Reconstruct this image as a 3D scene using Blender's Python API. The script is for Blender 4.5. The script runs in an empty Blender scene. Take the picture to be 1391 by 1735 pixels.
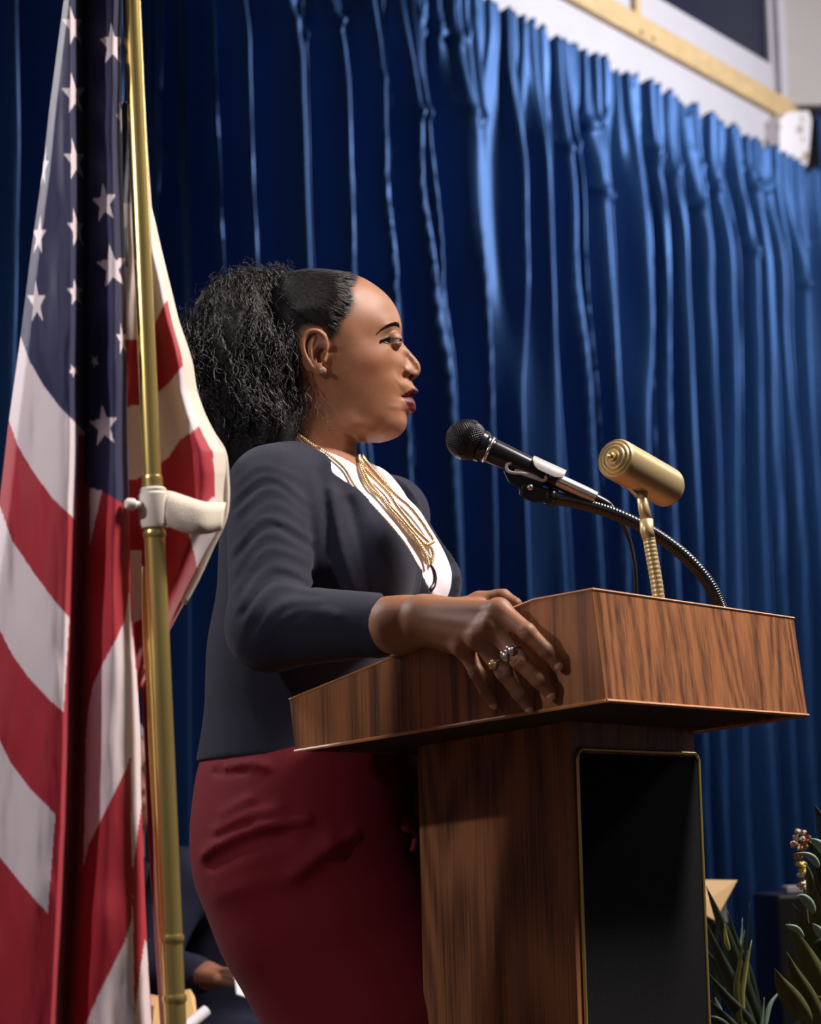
import bpy, bmesh, math, random
import numpy as np
from mathutils import Vector, Matrix
from mathutils.bvhtree import BVHTree
random.seed(7)
SC = bpy.context.scene
COL = SC.collection
# ------------------------------------------------------------------ camera
FPX, W, H = 4096.0, 1391, 1735
CAM = np.array([0.0, 0.0, 0.86])
PITCH, ROLL = math.radians(8.1), math.radians(1.4)
_F = np.array([0, math.cos(PITCH), math.sin(PITCH)])
_U0 = np.array([0, -math.sin(PITCH), math.cos(PITCH)])
_R0 = np.array([1.0, 0, 0])
_U = _U0 * math.cos(ROLL) + _R0 * math.sin(ROLL)
_R = _R0 * math.cos(ROLL) - _U0 * math.sin(ROLL)
cd = bpy.data.cameras.new('camera'); cam = bpy.data.objects.new('camera', cd); COL.objects.link(cam)
cd.sensor_fit = 'AUTO'; cd.sensor_width = 36.0; cd.lens = FPX / H * 36.0
m = Matrix.Identity(4)
for i in range(3):
    m[i][0] = _R[i]; m[i][1] = _U[i]; m[i][2] = -_F[i]; m[i][3] = CAM[i]
cam.matrix_world = m
cd.clip_end = 60
cd.dof.use_dof = True; cd.dof.focus_distance = 2.95; cd.dof.aperture_fstop = 6.3
SC.camera = cam
# ------------------------------------------------------------------ world, lights, exposure
wd = bpy.data.worlds.new('world'); SC.world = wd; wd.use_nodes = True
wd.node_tree.nodes['Background'].inputs[0].default_value = (0.52, 0.50, 0.60, 1)
wd.node_tree.nodes['Background'].inputs[1].default_value = 0.10
def area(name, loc, to, size, power, col, sy=None, spread=180):
    l = bpy.data.lights.new(name, 'AREA'); l.energy = power; l.color = col; l.size = size
    if sy: l.shape = 'RECTANGLE'; l.size_y = sy
    l.spread = math.radians(spread)
    o = bpy.data.objects.new(name, l); COL.objects.link(o); o.location = loc
    o.rotation_euler = (Vector(to) - Vector(loc)).to_track_quat('-Z', 'Y').to_euler()
    return o
area('stage_light', (2.1, 2.7, 3.9), (0.0, 2.95, 1.3), 0.7, 46, (1.0, 0.91, 0.84), None, 75)
area('ceiling_light', (3.7, 6.25, 3.6), (0.3, 6.7, 2.9), 0.5, 84, (0.92, 0.95, 1.0), None, 110)
area('hall_light', (-1.4, -0.6, 3.6), (-0.5, 3.0, 1.3), 1.6, 3.0, (1.0, 0.90, 0.86))
area('side_light', (-1.6, 3.42, 2.4), (-0.36, 2.5, 1.15), 0.3, 9, (1.0, 0.95, 0.96), None, 100)
sl = bpy.data.lights.new('flag_fill_spot', 'SPOT'); sl.energy = 34; sl.color = (1.0, 0.95, 0.94); sl.spot_size = math.radians(80); sl.spot_blend = .7; sl.shadow_soft_size = .03  # added fill spot out of view, brightens the flag's left folds
so_ = bpy.data.objects.new('flag_fill_spot', sl); COL.objects.link(so_); so_.location = (-1.18, 1.70, 1.8); so_.rotation_euler = (Vector((-0.36, 2.45, 1.0)) - Vector(so_.location)).to_track_quat('-Z', 'Y').to_euler()
SC.view_settings.view_transform = 'Standard'; SC.view_settings.look = 'None'
SC.view_settings.gamma = 1; SC.view_settings.use_curve_mapping = False
SC.view_settings.exposure = 0.0
SC.cycles.max_bounces = 6
# ------------------------------------------------------------------ pixel helpers
def ray(px, py):
    d = _F + _R * ((px - W / 2) / FPX) + _U * ((H / 2 - py) / FPX)
    return d / np.linalg.norm(d)
def at(px, py, Y):
    d = ray(px, py); return CAM + d * ((Y - CAM[1]) / d[1])
def at_plane(px, py, p, n):
    d = ray(px, py); n = np.array(n, float)
    return CAM + d * (np.dot(np.array(p) - CAM, n) / np.dot(d, n))
def at_z(px, py, z): return at_plane(px, py, (0, 0, z), (0, 0, 1))
def proj(p):
    v = np.array(p) - CAM; z = v @ _F
    return W / 2 + FPX * (v @ _R) / z, H / 2 - FPX * (v @ _U) / z
# ------------------------------------------------------------------ object helpers
def link(name, me, mat=None, parent=None, smooth=True):
    o = bpy.data.objects.new(name, me); COL.objects.link(o)
    if mat is not None:
        for mm in (mat if isinstance(mat, (list, tuple)) else [mat]): me.materials.append(mm)
    if smooth and len(me.polygons): me.polygons.foreach_set('use_smooth', [True] * len(me.polygons))
    if parent is not None: o.parent = parent
    return o
def mesh(name, verts, faces, mat=None, parent=None, smooth=True, mats=None):
    me = bpy.data.meshes.new(name)
    verts = np.asarray(verts, float)
    if isinstance(faces, np.ndarray):
        k = faces.shape[1]; n = len(faces)
        me.vertices.add(len(verts)); me.vertices.foreach_set('co', verts.ravel())
        me.loops.add(n * k); me.loops.foreach_set('vertex_index', faces.ravel().astype(np.int32))
        me.polygons.add(n); me.polygons.foreach_set('loop_start', np.arange(0, n * k, k, dtype=np.int32))
        me.polygons.foreach_set('loop_total', np.full(n, k, dtype=np.int32))
        me.update(calc_edges=True)
    else:
        me.from_pydata([tuple(v) for v in verts], [], faces)
    me.validate(); me.update()
    o = link(name, me, mat, parent, smooth)
    if mats is not None: me.polygons.foreach_set('material_index', mats)
    return o
def empty(name, loc, label=None, cat=None, group=None):
    o = bpy.data.objects.new(name, None); COL.objects.link(o); o.location = loc; o.empty_display_size = .05
    if label: tag(o, label, cat, group)
    return o
def tag(o, label=None, cat=None, group=None, kind=None):
    if label: o['label'] = label
    if cat: o['category'] = cat
    if group: o['group'] = group
    if kind: o['kind'] = kind
    return o
def struct(o): o['kind'] = 'structure'; return o
def adopt(child, parent):
    """parent keeping the world position (parents are unrotated empties or meshes at the origin)"""
    child.parent = parent; child.location = Vector(child.location) - Vector(parent.location) if parent.parent is None else child.location
    return child
def norm(v):
    v = np.array(v, float); return v / (np.linalg.norm(v) + 1e-12)
def frames(P):
    P = np.asarray(P, float); n = len(P)
    T = np.gradient(P, axis=0); T /= np.linalg.norm(T, axis=1)[:, None] + 1e-12
    a = np.array([0, 0, 1.0]) if abs(T[0][2]) < .9 else np.array([1.0, 0, 0])
    N = np.zeros_like(P); N[0] = norm(np.cross(T[0], a))
    for i in range(1, n):
        v = N[i - 1] - T[i] * (N[i - 1] @ T[i]); N[i] = norm(v)
    return T, N, np.cross(T, N)
def tube_geo(P, R, sides=10, caps=True, off=0):
    P = np.asarray(P, float); n = len(P); R = np.broadcast_to(np.asarray(R, float), (n,))
    T, N, B = frames(P)
    a = np.linspace(0, 2 * math.pi, sides, endpoint=False)
    V = P[:, None, :] + R[:, None, None] * (np.cos(a)[None, :, None] * N[:, None, :] + np.sin(a)[None, :, None] * B[:, None, :])
    V = V.reshape(-1, 3); F = []
    for i in range(n - 1):
        for j in range(sides):
            k = (j + 1) % sides
            F.append((off + i * sides + j, off + i * sides + k, off + (i + 1) * sides + k, off + (i + 1) * sides + j))
    if caps:
        F.append(tuple(off + j for j in range(sides))[::-1]); F.append(tuple(off + (n - 1) * sides + j for j in range(sides)))
    return V, F
class MB:
    def __init__(s): s.V = []; s.F = []; s.M = []
    def n(s): return len(s.V)
    def add(s, V, F, mi=0):
        o = len(s.V); s.V += [tuple(v) for v in V]; s.F += [tuple(i + o for i in f) for f in F]; s.M += [mi] * len(F); return s
    def tube(s, P, R, sides=10, caps=True, mi=0):
        V, F = tube_geo(P, R, sides, caps); return s.add(V, F, mi)
    def box(s, c, ax, ay, az, mi=0):
        """centre and three half-axis vectors"""
        c, ax, ay, az = (np.array(q, float) for q in (c, ax, ay, az))
        V = [c + i * ax + j * ay + k * az for k in (-1, 1) for j in (-1, 1) for i in (-1, 1)]
        F = [(0, 2, 3, 1), (4, 5, 7, 6), (0, 1, 5, 4), (2, 6, 7, 3), (0, 4, 6, 2), (1, 3, 7, 5)]
        if np.dot(np.cross(ax, ay), az) < 0: F = [f[::-1] for f in F]
        return s.add(V, F, mi)
    def hexa(s, bot, top, mi=0):
        """two matching loops of points"""
        n = len(bot); F = [tuple(range(n))[::-1], tuple(range(n, 2 * n))]
        for i in range(n): F.append((i, (i + 1) % n, n + (i + 1) % n, n + i))
        return s.add(list(bot) + list(top), F, mi)
    def lathe(s, p0, axis, prof, sides=40, mi=0):
        """prof: (distance along the axis, radius)"""
        A = norm(axis); a = np.array([0, 0, 1.0]) if abs(A[2]) < .9 else np.array([1.0, 0, 0])
        N = norm(np.cross(A, a)); B = np.cross(A, N); V = []; F = []
        for (t, r) in prof:
            for j in range(sides):
                q = 2 * math.pi * j / sides
                V.append(np.array(p0) + A * t + max(r, 1e-5) * (N * math.cos(q) + B * math.sin(q)))
        for i in range(len(prof) - 1):
            for j in range(sides):
                k = (j + 1) % sides; F.append((i * sides + j, i * sides + k, (i + 1) * sides + k, (i + 1) * sides + j))
        F.append(tuple(range(sides))[::-1]); F.append(tuple((len(prof) - 1) * sides + j for j in range(sides)))
        return s.add(V, F, mi)
    def build(s, name, mat=None, parent=None, smooth=False, bevel=0, seg=2, auto=None):
        me = bpy.data.meshes.new(name); me.from_pydata(s.V, [], s.F); me.validate(); me.update()
        bm = bmesh.new(); bm.from_mesh(me); 
        bmesh.ops.recalc_face_normals(bm, faces=bm.faces); bm.to_mesh(me); bm.free()
        if len(me.polygons) == len(s.M): me.polygons.foreach_set('material_index', s.M)
        o = link(name, me, mat, parent, smooth)
        if bevel:
            b = o.modifiers.new('bevel', 'BEVEL'); b.width = bevel; b.segments = seg; b.limit_method = 'ANGLE'; b.angle_limit = math.radians(35)
        if auto is not None:
            me.polygons.foreach_set('use_smooth', [True] * len(me.polygons))
            try: me.set_sharp_from_angle(angle=math.radians(auto))
            except Exception: pass
        return o
def spline(P, n):
    """Catmull-Rom through P"""
    P = np.asarray(P, float); m = len(P)
    Q = np.vstack([2 * P[0] - P[1], P, 2 * P[-1] - P[-2]])
    t = np.linspace(0, m - 1 - 1e-9, n); i = np.floor(t).astype(int); f = (t - i)[:, None]
    a, b, c, d = Q[i], Q[i + 1], Q[i + 2], Q[i + 3]
    return .5 * (2 * b + (c - a) * f + (2 * a - 5 * b + 4 * c - d) * f ** 2 + (-a + 3 * b - 3 * c + d) * f ** 3)
def _h(i, j, s):
    v = np.sin(i * 127.1 + j * 311.7 + s * 74.7) * 43758.5453; return v - np.floor(v)
def vnoise(x, y, s=0):
    x = np.asarray(x, float); y = np.asarray(y, float)
    i = np.floor(x); j = np.floor(y); f = x - i; g = y - j; f = f * f * (3 - 2 * f); g = g * g * (3 - 2 * g)
    return ((_h(i, j, s) * (1 - f) + _h(i + 1, j, s) * f) * (1 - g) + (_h(i, j + 1, s) * (1 - f) + _h(i + 1, j + 1, s) * f) * g) * 2 - 1
def sstep(a, b, x):
    t = np.clip((x - a) / (b - a), 0, 1); return t * t * (3 - 2 * t)
# ------------------------------------------------------------------ materials
def hexc(r, g, b):
    f = lambda c: (c / 255 / 12.92) if c / 255 <= .04045 else ((c / 255 + .055) / 1.055) ** 2.4
    return (f(r), f(g), f(b), 1)
def mat(name, col, rough=.5, metal=0, spec=.5, noise=0, nscale=30, bump=0, bscale=80, sheen=0, coat=0, sss=0, stretch=(1, 1, 1), vcol=None, aniso=0, rvar=0):
    m = bpy.data.materials.new(name); m.use_nodes = True; nt = m.node_tree; N = nt.nodes; L = nt.links
    b = N['Principled BSDF']; col = tuple(col) + ((1,) if len(col) == 3 else ())
    b.inputs['Base Color'].default_value = col; b.inputs['Roughness'].default_value = rough
    b.inputs['Metallic'].default_value = metal; b.inputs['Specular IOR Level'].default_value = spec
    b.inputs['Sheen Weight'].default_value = sheen; b.inputs['Sheen Roughness'].default_value = .4
    b.inputs['Coat Weight'].default_value = coat; b.inputs['Anisotropic'].default_value = aniso
    if sss:
        b.inputs['Subsurface Weight'].default_value = sss; b.inputs['Subsurface Radius'].default_value = (1, .35, .18); b.inputs['Subsurface Scale'].default_value = .006
    tc = N.new('ShaderNodeTexCoord'); mp = N.new('ShaderNodeMapping'); L.new(tc.outputs['Object'], mp.inputs[0]); mp.inputs['Scale'].default_value = stretch
    src = None
    if vcol:
        at_ = N.new('ShaderNodeAttribute'); at_.attribute_name = vcol; src = at_.outputs['Color']
    if noise:
        n = N.new('ShaderNodeTexNoise'); n.inputs['Scale'].default_value = nscale; n.inputs['Detail'].default_value = 5; L.new(mp.outputs[0], n.inputs[0])
        mr = N.new('ShaderNodeMapRange'); mr.inputs[1].default_value = .3; mr.inputs[2].default_value = .7; mr.inputs[3].default_value = 1 - noise; mr.inputs[4].default_value = 1 + noise * .6; L.new(n.outputs[0], mr.inputs[0])
        mx = N.new('ShaderNodeVectorMath'); mx.operation = 'SCALE'; L.new(mr.outputs[0], mx.inputs['Scale'])
        if src: L.new(src, mx.inputs[0])
        else: mx.inputs[0].default_value = col[:3]
        src = mx.outputs[0]
    if src: L.new(src, b.inputs['Base Color'])
    if rvar:
        n = N.new('ShaderNodeTexNoise'); n.inputs['Scale'].default_value = nscale; L.new(mp.outputs[0], n.inputs[0])
        mr = N.new('ShaderNodeMapRange'); mr.inputs[3].default_value = rough - rvar; mr.inputs[4].default_value = rough + rvar; L.new(n.outputs[0], mr.inputs[0]); L.new(mr.outputs[0], b.inputs['Roughness'])
    if bump:
        n = N.new('ShaderNodeTexNoise'); n.inputs['Scale'].default_value = bscale; n.inputs['Detail'].default_value = 4; L.new(mp.outputs[0], n.inputs[0])
        bp = N.new('ShaderNodeBump'); bp.inputs['Strength'].default_value = bump; bp.inputs['Distance'].default_value = .002; L.new(n.outputs[0], bp.inputs['Height']); L.new(bp.outputs[0], b.inputs['Normal'])
    return m
def vpaint(o, name, cols):
    """cols: (n,3) linear colours per vertex"""
    a = o.data.color_attributes.new(name, 'FLOAT_COLOR', 'POINT')
    c = np.ones((len(o.data.vertices), 4), np.float32); c[:, :3] = cols; a.data.foreach_set('color', c.ravel())
fd = norm((.578, .816, 0)); sd = norm((-.816, .578, 0)); UP = np.array([0, 0, 1.0])
# ------------------------------------------------------------------ room
M_wallc = mat('cream_painted_wall', hexc(190, 180, 174), .7, noise=.05, nscale=3)
M_white = mat('white_gloss_paint', hexc(184, 178, 184), .55, noise=.04, nscale=6)
M_tan = mat('tan_varnished_sill', hexc(196, 164, 118), .5, noise=.15, nscale=14, stretch=(1, 1, 4))
M_dark = mat('dark_gap', (.01, .011, .02), .6)
M_glass = mat('dark_window_glass', (.012, .014, .03), .3, spec=.15)
M_floor = mat('stage_floor', hexc(70, 50, 36), .4, noise=.25, nscale=5)
M_ceil = mat('ceiling_paint', hexc(210, 205, 200), .8)
ZT = 3.26
cA = at_z(800, 0, ZT); cB = at_z(1360, 290, ZT)
cdir = norm((cB - cA) * np.array([1, 1, 0])); cnor = np.array([cdir[1], -cdir[0], 0.0])   # towards the camera
def wp(s, z, n=0): return cA * np.array([1, 1, 0]) + cdir * s + cnor * n + UP * z
S_END = float((cB - cA)[:2] @ cdir[:2])
def s_of(px, py, n=0):
    p = at_plane(px, py, wp(0, 0, n), cnor); return float((p - cA) @ cdir), float(p[2])
def slab(name, s0, s1, z0, z1, n0, n1, m, bevel=0, parent=None):
    b = MB().box(wp((s0 + s1) / 2, (z0 + z1) / 2, (n0 + n1) / 2), cdir * (s1 - s0) / 2, cnor * (n1 - n0) / 2, UP * (z1 - z0) / 2)
    return b.build(name, m, parent, bevel=bevel)
struct(MB().box((0.5, 4.5, -.05), (4.5, 0, 0), (0, 5, 0), (0, 0, .05)).build('floor', M_floor))
struct(MB().box((0.5, 5.5, 4.35), (5.0, 0, 0), (0, 5, 0), (0, 0, .05)).build('ceiling', M_ceil))
# wall behind the curtain with a window above the sill
S_C = 2.10
struct(slab('wall_back', -3.6, S_C, 0, 3.42, -.16, -.06, M_wallc))
struct(slab('wall_back_top', -3.6, S_C, 4.25, 4.32, -.16, -.06, M_wallc))
struct(slab('trim_1', -3.5, S_C - .02, 2.9, 3.41, -.06, .0, M_white, .004))       # white fascia above the curtain
struct(slab('trim_2', -3.5, S_C + .06, 3.412, 3.494, -.10, .02, M_tan, .008))     # tan sill
for k in range(2):                                                                # two sill bolts
    p = wp(s_of(1087 + k * 20, 66 + k * 9, .02)[0], 3.432 - .0 * k, .02)
    b = MB().lathe(p, cnor, [(0, .009), (.006, .009), (.008, .006)], 10); tag(b.build('sill_bolt', M_tan, smooth=True), 'upper left small bolt head on the tan sill' if k == 0 else 'lower right small bolt head on the tan sill', 'bolt', 'bolt heads on the sill')
# window_1: the pane right of the mullion, window_2 left of it
def window(n, s0, s1):
    b = MB()
    def bb(a0, a1, z0, z1, n0, n1): b.box(wp((a0 + a1) / 2, (z0 + z1) / 2, (n0 + n1) / 2), cdir * (a1 - a0) / 2, cnor * (n1 - n0) / 2, UP * (z1 - z0) / 2)
    bb(s0, s1, 3.512, 3.612, -.05, -.015); bb(s0, s1, 4.16, 4.25, -.05, -.015)
    bb(s0, s0 + .03, 3.612, 4.16, -.05, -.015); bb(s1 - .03, s1, 3.612, 4.16, -.05, -.015)
    o = b.build('window_%d' % n, M_white, bevel=.004); struct(o)
    slab('pane', s0 + .03, s1 - .03, 3.61, 4.16, -.04, -.03, M_glass, parent=o)
    return o
window(1, 1.025, 2.045); window(2, -.1, .98)
struct(slab('trim_3', .985, 1.02, 3.50, 4.25, -.05, .0, M_tan))                   # mullion
struct(slab('trim_4', -3.5, 2.05, 3.494, 3.512, -.16, -.04, M_dark))               # dark gap under the frames
struct(slab('trim_5', 2.045, 2.105, 3.495, 4.25, -.06, .01, M_white, .004))       # white jamb
struct(slab('wall_back_left', -3.6, -.12, 3.50, 4.25, -.16, -.05, M_wallc))
# the wall turning the corner on the right
edir = norm((1, .06, 0)); enor = np.array([edir[1], -edir[0], 0.0]); EC = wp(2.10, 0, 0)
def ep(s, z, n=0): return EC + edir * s + enor * n + UP * z
def eslab(name, s0, s1, z0, z1, n0, n1, m, bevel=0, parent=None):
    return MB().box(ep((s0 + s1) / 2, (z0 + z1) / 2, (n0 + n1) / 2), edir * (s1 - s0) / 2, enor * (n1 - n0) / 2, UP * (z1 - z0) / 2).build(name, m, parent, bevel=bevel)
struct(eslab('wall_right', 0.0, 2.2, 3.53, 4.3, -.12, 0, M_wallc))
struct(eslab('trim_6', 0.0, 2.2, 3.475, 3.528, -.12, .012, M_wallc, .004))
struct(eslab('wall_right_lower', 0.0, 2.2, 0, 3.475, -.25, -.15, M_wallc))
# worn white metal corner bracket on the end of the fascia
M_brk = bpy.data.materials.new('rust_spotted_white_metal'); M_brk.use_nodes = True
nt = M_brk.node_tree; bs = nt.nodes['Principled BSDF']; bs.inputs['Roughness'].default_value = .5
n1 = nt.nodes.new('ShaderNodeTexNoise'); n1.inputs['Scale'].default_value = 16; tcx = nt.nodes.new('ShaderNodeTexCoord'); nt.links.new(tcx.outputs['Object'], n1.inputs[0])
cr = nt.nodes.new('ShaderNodeValToRGB'); cr.color_ramp.elements[0].position = .58; cr.color_ramp.elements[0].color = hexc(232, 224, 226); cr.color_ramp.elements[1].position = .68; cr.color_ramp.elements[1].color = hexc(150, 112, 72)
nt.links.new(n1.outputs[0], cr.inputs[0]); nt.links.new(cr.outputs[0], bs.inputs['Base Color'])
br = empty('corner_bracket', tuple(wp(S_C, 3.3, .03)), 'rust-spotted white metal bracket at the corner end of the white fascia', 'bracket')
q = [at_plane(px, py, wp(0, 0, .06), cnor) for px, py in ((1322, 203), (1334, 190), (1371, 187), (1376, 205), (1372, 250), (1369, 276), (1361, 292), (1350, 288), (1322, 270))]
b = MB().hexa([p - cnor * .08 for p in q], q); o = b.build('plate', M_brk, br, bevel=.004); o.location = -br.location
for px, py in ((1357, 201), (1359, 236), (1360, 270)):
    b = MB().lathe(at_plane(px, py, wp(0, 0, .06), cnor) , cnor, [(0, .009), (.004, .009), (.006, .005)], 12)
    o = b.build('screw', M_tan, br, smooth=True); o.location = -br.location
# ------------------------------------------------------------------ curtains
M_cur = mat('blue_satin', (.018, .066, .19), .45, metal=.45, spec=.3, noise=.12, nscale=4, stretch=(6, 6, .6), bump=.2, bscale=500, sheen=0)
def curtain(name, PF, s0, s1, ztop, seed, label, res=.0065):
    ns = int((s1 - s0) / res); zs = np.concatenate([np.linspace(0, ztop - .5, 46), np.linspace(ztop - .5, ztop + .035, 44)[1:]])
    S = np.linspace(s0, s1, ns)[None, :]; Z = zs[:, None]
    S, Z = np.broadcast_arrays(S, Z)
    up = np.clip((ztop - Z) / ztop, 0, 1)                        # 0 at the rod
    # main folds: fold paths drift a little on their way down
    w = S * 6.2 + .55 * vnoise(S * 1.7, Z * .35, seed) + .45 * vnoise(S * 4.1, Z * .25, seed + 1)
    w = w + .9 * vnoise(S * .9, Z * 0, seed + 2) + .22 * vnoise(S * 3, Z * 1.1, seed + 23)
    ph = w * 2 * math.pi
    amp = .062 + .024 * vnoise(S * 2.3, Z * .3, seed + 3)
    main = amp * (np.sin(ph) + .30 * np.sin(2 * ph + 1.3) + .22 * np.sin(3 * ph + 2 * vnoise(S * 2, Z * .5, seed + 4)))
    w2 = S * 19 + .8 * vnoise(S * 3, Z * .6, seed + 5); fine = .008 * np.sin(w2 * 2 * math.pi) * (.4 + .8 * vnoise(S * 3.3, Z * .8, seed + 6) ** 2) + .016 * vnoise(S * 11 + .6 * vnoise(S * 2, Z * .8, seed + 20), Z * .45, seed + 21) + .004 * vnoise(S * 26, Z * 1.6, seed + 22)
    # gathers at the heading
    w3 = S * 27 + .7 * vnoise(S * 5, Z * 0, seed + 7); g = sstep(.42, .02, ztop - Z)
    gath = .011 * np.sin(w3 * 2 * math.pi) + .006 * np.sin(w3 * 2 * math.pi * 1.9 + 1)
    # drooping tension swags under the heading
    sw = np.zeros_like(S)
    rr = np.random.RandomState(seed + 11)
    for k in range(int((s1 - s0) * 7)):
        c = rr.uniform(s0, s1); zc = ztop - rr.uniform(.10, .42); wd_ = rr.uniform(.05, .12); sl = rr.uniform(-.8, .8)
        u = (S - c - sl * (Z - zc) * .5) / wd_; vz = (Z - zc - .10 * u * u * .7) 
        sw += rr.uniform(.010, .020) * np.exp(-(vz / .014) ** 2) * np.exp(-u * u * 1.2)
    N = main * (1 - .75 * g) + fine + gath * g + sw + .004 * vnoise(S * 9, Z * 7, seed + 8) * sstep(1.2, .1, ztop - Z)
    N = N + .065
    slide = .022 * np.sin(ph * 1 + 1.2) * (1 - g)                # folds lean over sideways
    zz = Z + np.where(Z > ztop, .012 * np.sin(w3 * 2 * math.pi + .6) + .010 * vnoise(S * 22, Z * 0, seed + 9), 0)
    V = PF(S + slide, zz, N).reshape(-1, 3)
    nz = len(zs); idx = np.arange(nz * ns).reshape(nz, ns)
    F = np.stack([idx[:-1, :-1], idx[:-1, 1:], idx[1:, 1:], idx[1:, :-1]], -1).reshape(-1, 4)
    o = mesh(name, V, F, M_cur)
    so = o.modifiers.new('solid', 'SOLIDIFY'); so.thickness = .002
    return tag(o, label, 'curtain')
def PFa(S, Z, N): return (cA * np.array([1, 1, 0]))[None, None] + cdir * S[..., None] + cnor * (N[..., None] + .035) + UP * Z[..., None]
def PFe(S, Z, N): return EC[None, None] + edir * S[..., None] + enor * (N[..., None] - .15) + UP * Z[..., None]
zt_c = (s_of(800, 0, .09)[1] + s_of(1360, 290, .09)[1]) / 2; print('curtain top', s_of(800, 0, .09), s_of(1360, 290, .09))
curtain('stage_curtain', PFa, -2.75, S_END - .03, zt_c - .025, 3, 'wide royal blue satin stage curtain hanging behind the speaker')
curtain('side_curtain', PFe, .12, 1.3, 3.46, 40, 'dark blue curtain around the corner at the far right edge')
# ------------------------------------------------------------------ lectern
def wood(name, base, dark, kx=15, contrast=1.0, rough=.33):
    m = bpy.data.materials.new(name); m.use_nodes = True; nt = m.node_tree; N = nt.nodes; L = nt.links; b = N['Principled BSDF']
    tc = N.new('ShaderNodeTexCoord'); mp = N.new('ShaderNodeMapping'); L.new(tc.outputs['Object'], mp.inputs[0])
    ang = math.atan2(fd[1], fd[0]); mp.inputs['Rotation'].default_value = (0, 0, -ang); 
    mp2 = N.new('ShaderNodeMapping'); mp2.inputs['Scale'].default_value = (kx, kx, 1.5); L.new(mp.outputs[0], mp2.inputs[0])
    n = N.new('ShaderNodeTexNoise'); n.inputs['Scale'].default_value = .55; n.inputs['Detail'].default_value = 1.5; n.inputs['Roughness'].default_value = .4; L.new(mp2.outputs[0], n.inputs[0])
    a = N.new('ShaderNodeMath'); a.operation = 'MULTIPLY'; a.inputs[1].default_value = 90; L.new(n.outputs[0], a.inputs[0])
    s = N.new('ShaderNodeMath'); s.operation = 'SINE'; L.new(a.outputs[0], s.inputs[0])
    mp3 = N.new('ShaderNodeMapping'); mp3.inputs['Scale'].default_value = (kx * 22, kx * 22, 7); L.new(mp.outputs[0], mp3.inputs[0])
    f = N.new('ShaderNodeTexNoise'); f.inputs['Scale'].default_value = 1.0; f.inputs['Detail'].default_value = 3; L.new(mp3.outputs[0], f.inputs[0])
    mp4 = N.new('ShaderNodeMapping'); mp4.inputs['Scale'].default_value = (kx * 3, kx * 3, 2); L.new(mp.outputs[0], mp4.inputs[0])
    g = N.new('ShaderNodeTexNoise'); g.inputs['Scale'].default_value = 1.0; L.new(mp4.outputs[0], g.inputs[0])
    def mul(x, k):
        q = N.new('ShaderNodeMath'); q.operation = 'MULTIPLY'; q.inputs[1].default_value = k; L.new(x, q.inputs[0]); return q.outputs[0]
    def add(x, y):
        q = N.new('ShaderNodeMath'); L.new(x, q.inputs[0]); L.new(y, q.inputs[1]); return q.outputs[0]
    t = add(add(mul(s.outputs[0], .17 * contrast), mul(f.outputs[0], .9 * contrast)), mul(g.outputs[0], .55 * contrast))
    r = N.new('ShaderNodeValToRGB'); r.color_ramp.elements[0].position = .38; r.color_ramp.elements[1].position = .90
    r.color_ramp.elements[0].color = dark; r.color_ramp.elements[1].color = base; L.new(t, r.inputs[0]); L.new(r.outputs[0], b.inputs['Base Color'])
    b.inputs['Roughness'].default_value = rough; b.inputs['Specular IOR Level'].default_value = .35
    bp = N.new('ShaderNodeBump'); bp.inputs['Strength'].default_value = .12; bp.inputs['Distance'].default_value = .001; L.new(f.outputs[0], bp.inputs['Height']); L.new(bp.outputs[0], b.inputs['Normal'])
    return m
M_wood = wood('walnut_laminate', hexc(154, 101, 66), hexc(84, 55, 42))
M_edge = mat('light_wood_edge', hexc(190, 128, 80), .4, noise=.2, nscale=60)
M_brass = mat('polished_brass', (.80, .60, .20), .27, .82, noise=.1, nscale=8)
M_gold = mat('brushed_gold', (.62, .47, .24), .40, .6, noise=.06, nscale=12)
M_cloth = mat('black_speaker_cloth', (.009, .009, .011), .9, spec=.1, bump=.6, bscale=900)
M_black = mat('black_plastic', (.012, .012, .013), .35)
M_bmetal = mat('black_anodised_metal', (.02, .02, .022), .25, .6)
M_chrome = mat('satin_nickel', (.55, .53, .54), .28, 1)
YC = 2.65
C0 = at(1027, 1187, YC)                       # near front bottom corner of the box
WB = .186 * YC                                # box width along fd
def sp(px, py, off=0):                        # point on the near side face
    return at_plane(px, py, C0 - fd * off, fd)
pts = [sp(*p) for p in ((1027, 1187), (1003, 998), (904, 1016), (490, 1185), (500, 1273))]
farpts = [p + fd * WB for p in pts]
for q, w_ in zip(farpts[:2], ((1366, 1212), (1345, 1048))): print('far corner', proj(q), 'want', w_)
lect = empty('lectern', tuple(C0 * np.array([1, 1, 0]) + sd * .2 + fd * WB / 2), 'walnut wood lectern with brass-trimmed black front panel', 'lectern')
def P(b, name, m, parent=lect, **k):
    o = b.build(name, m, parent, **k)
    o.location = -Vector(lect.location)
    if parent is not lect: o.location = (0, 0, 0)
    return o
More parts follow.
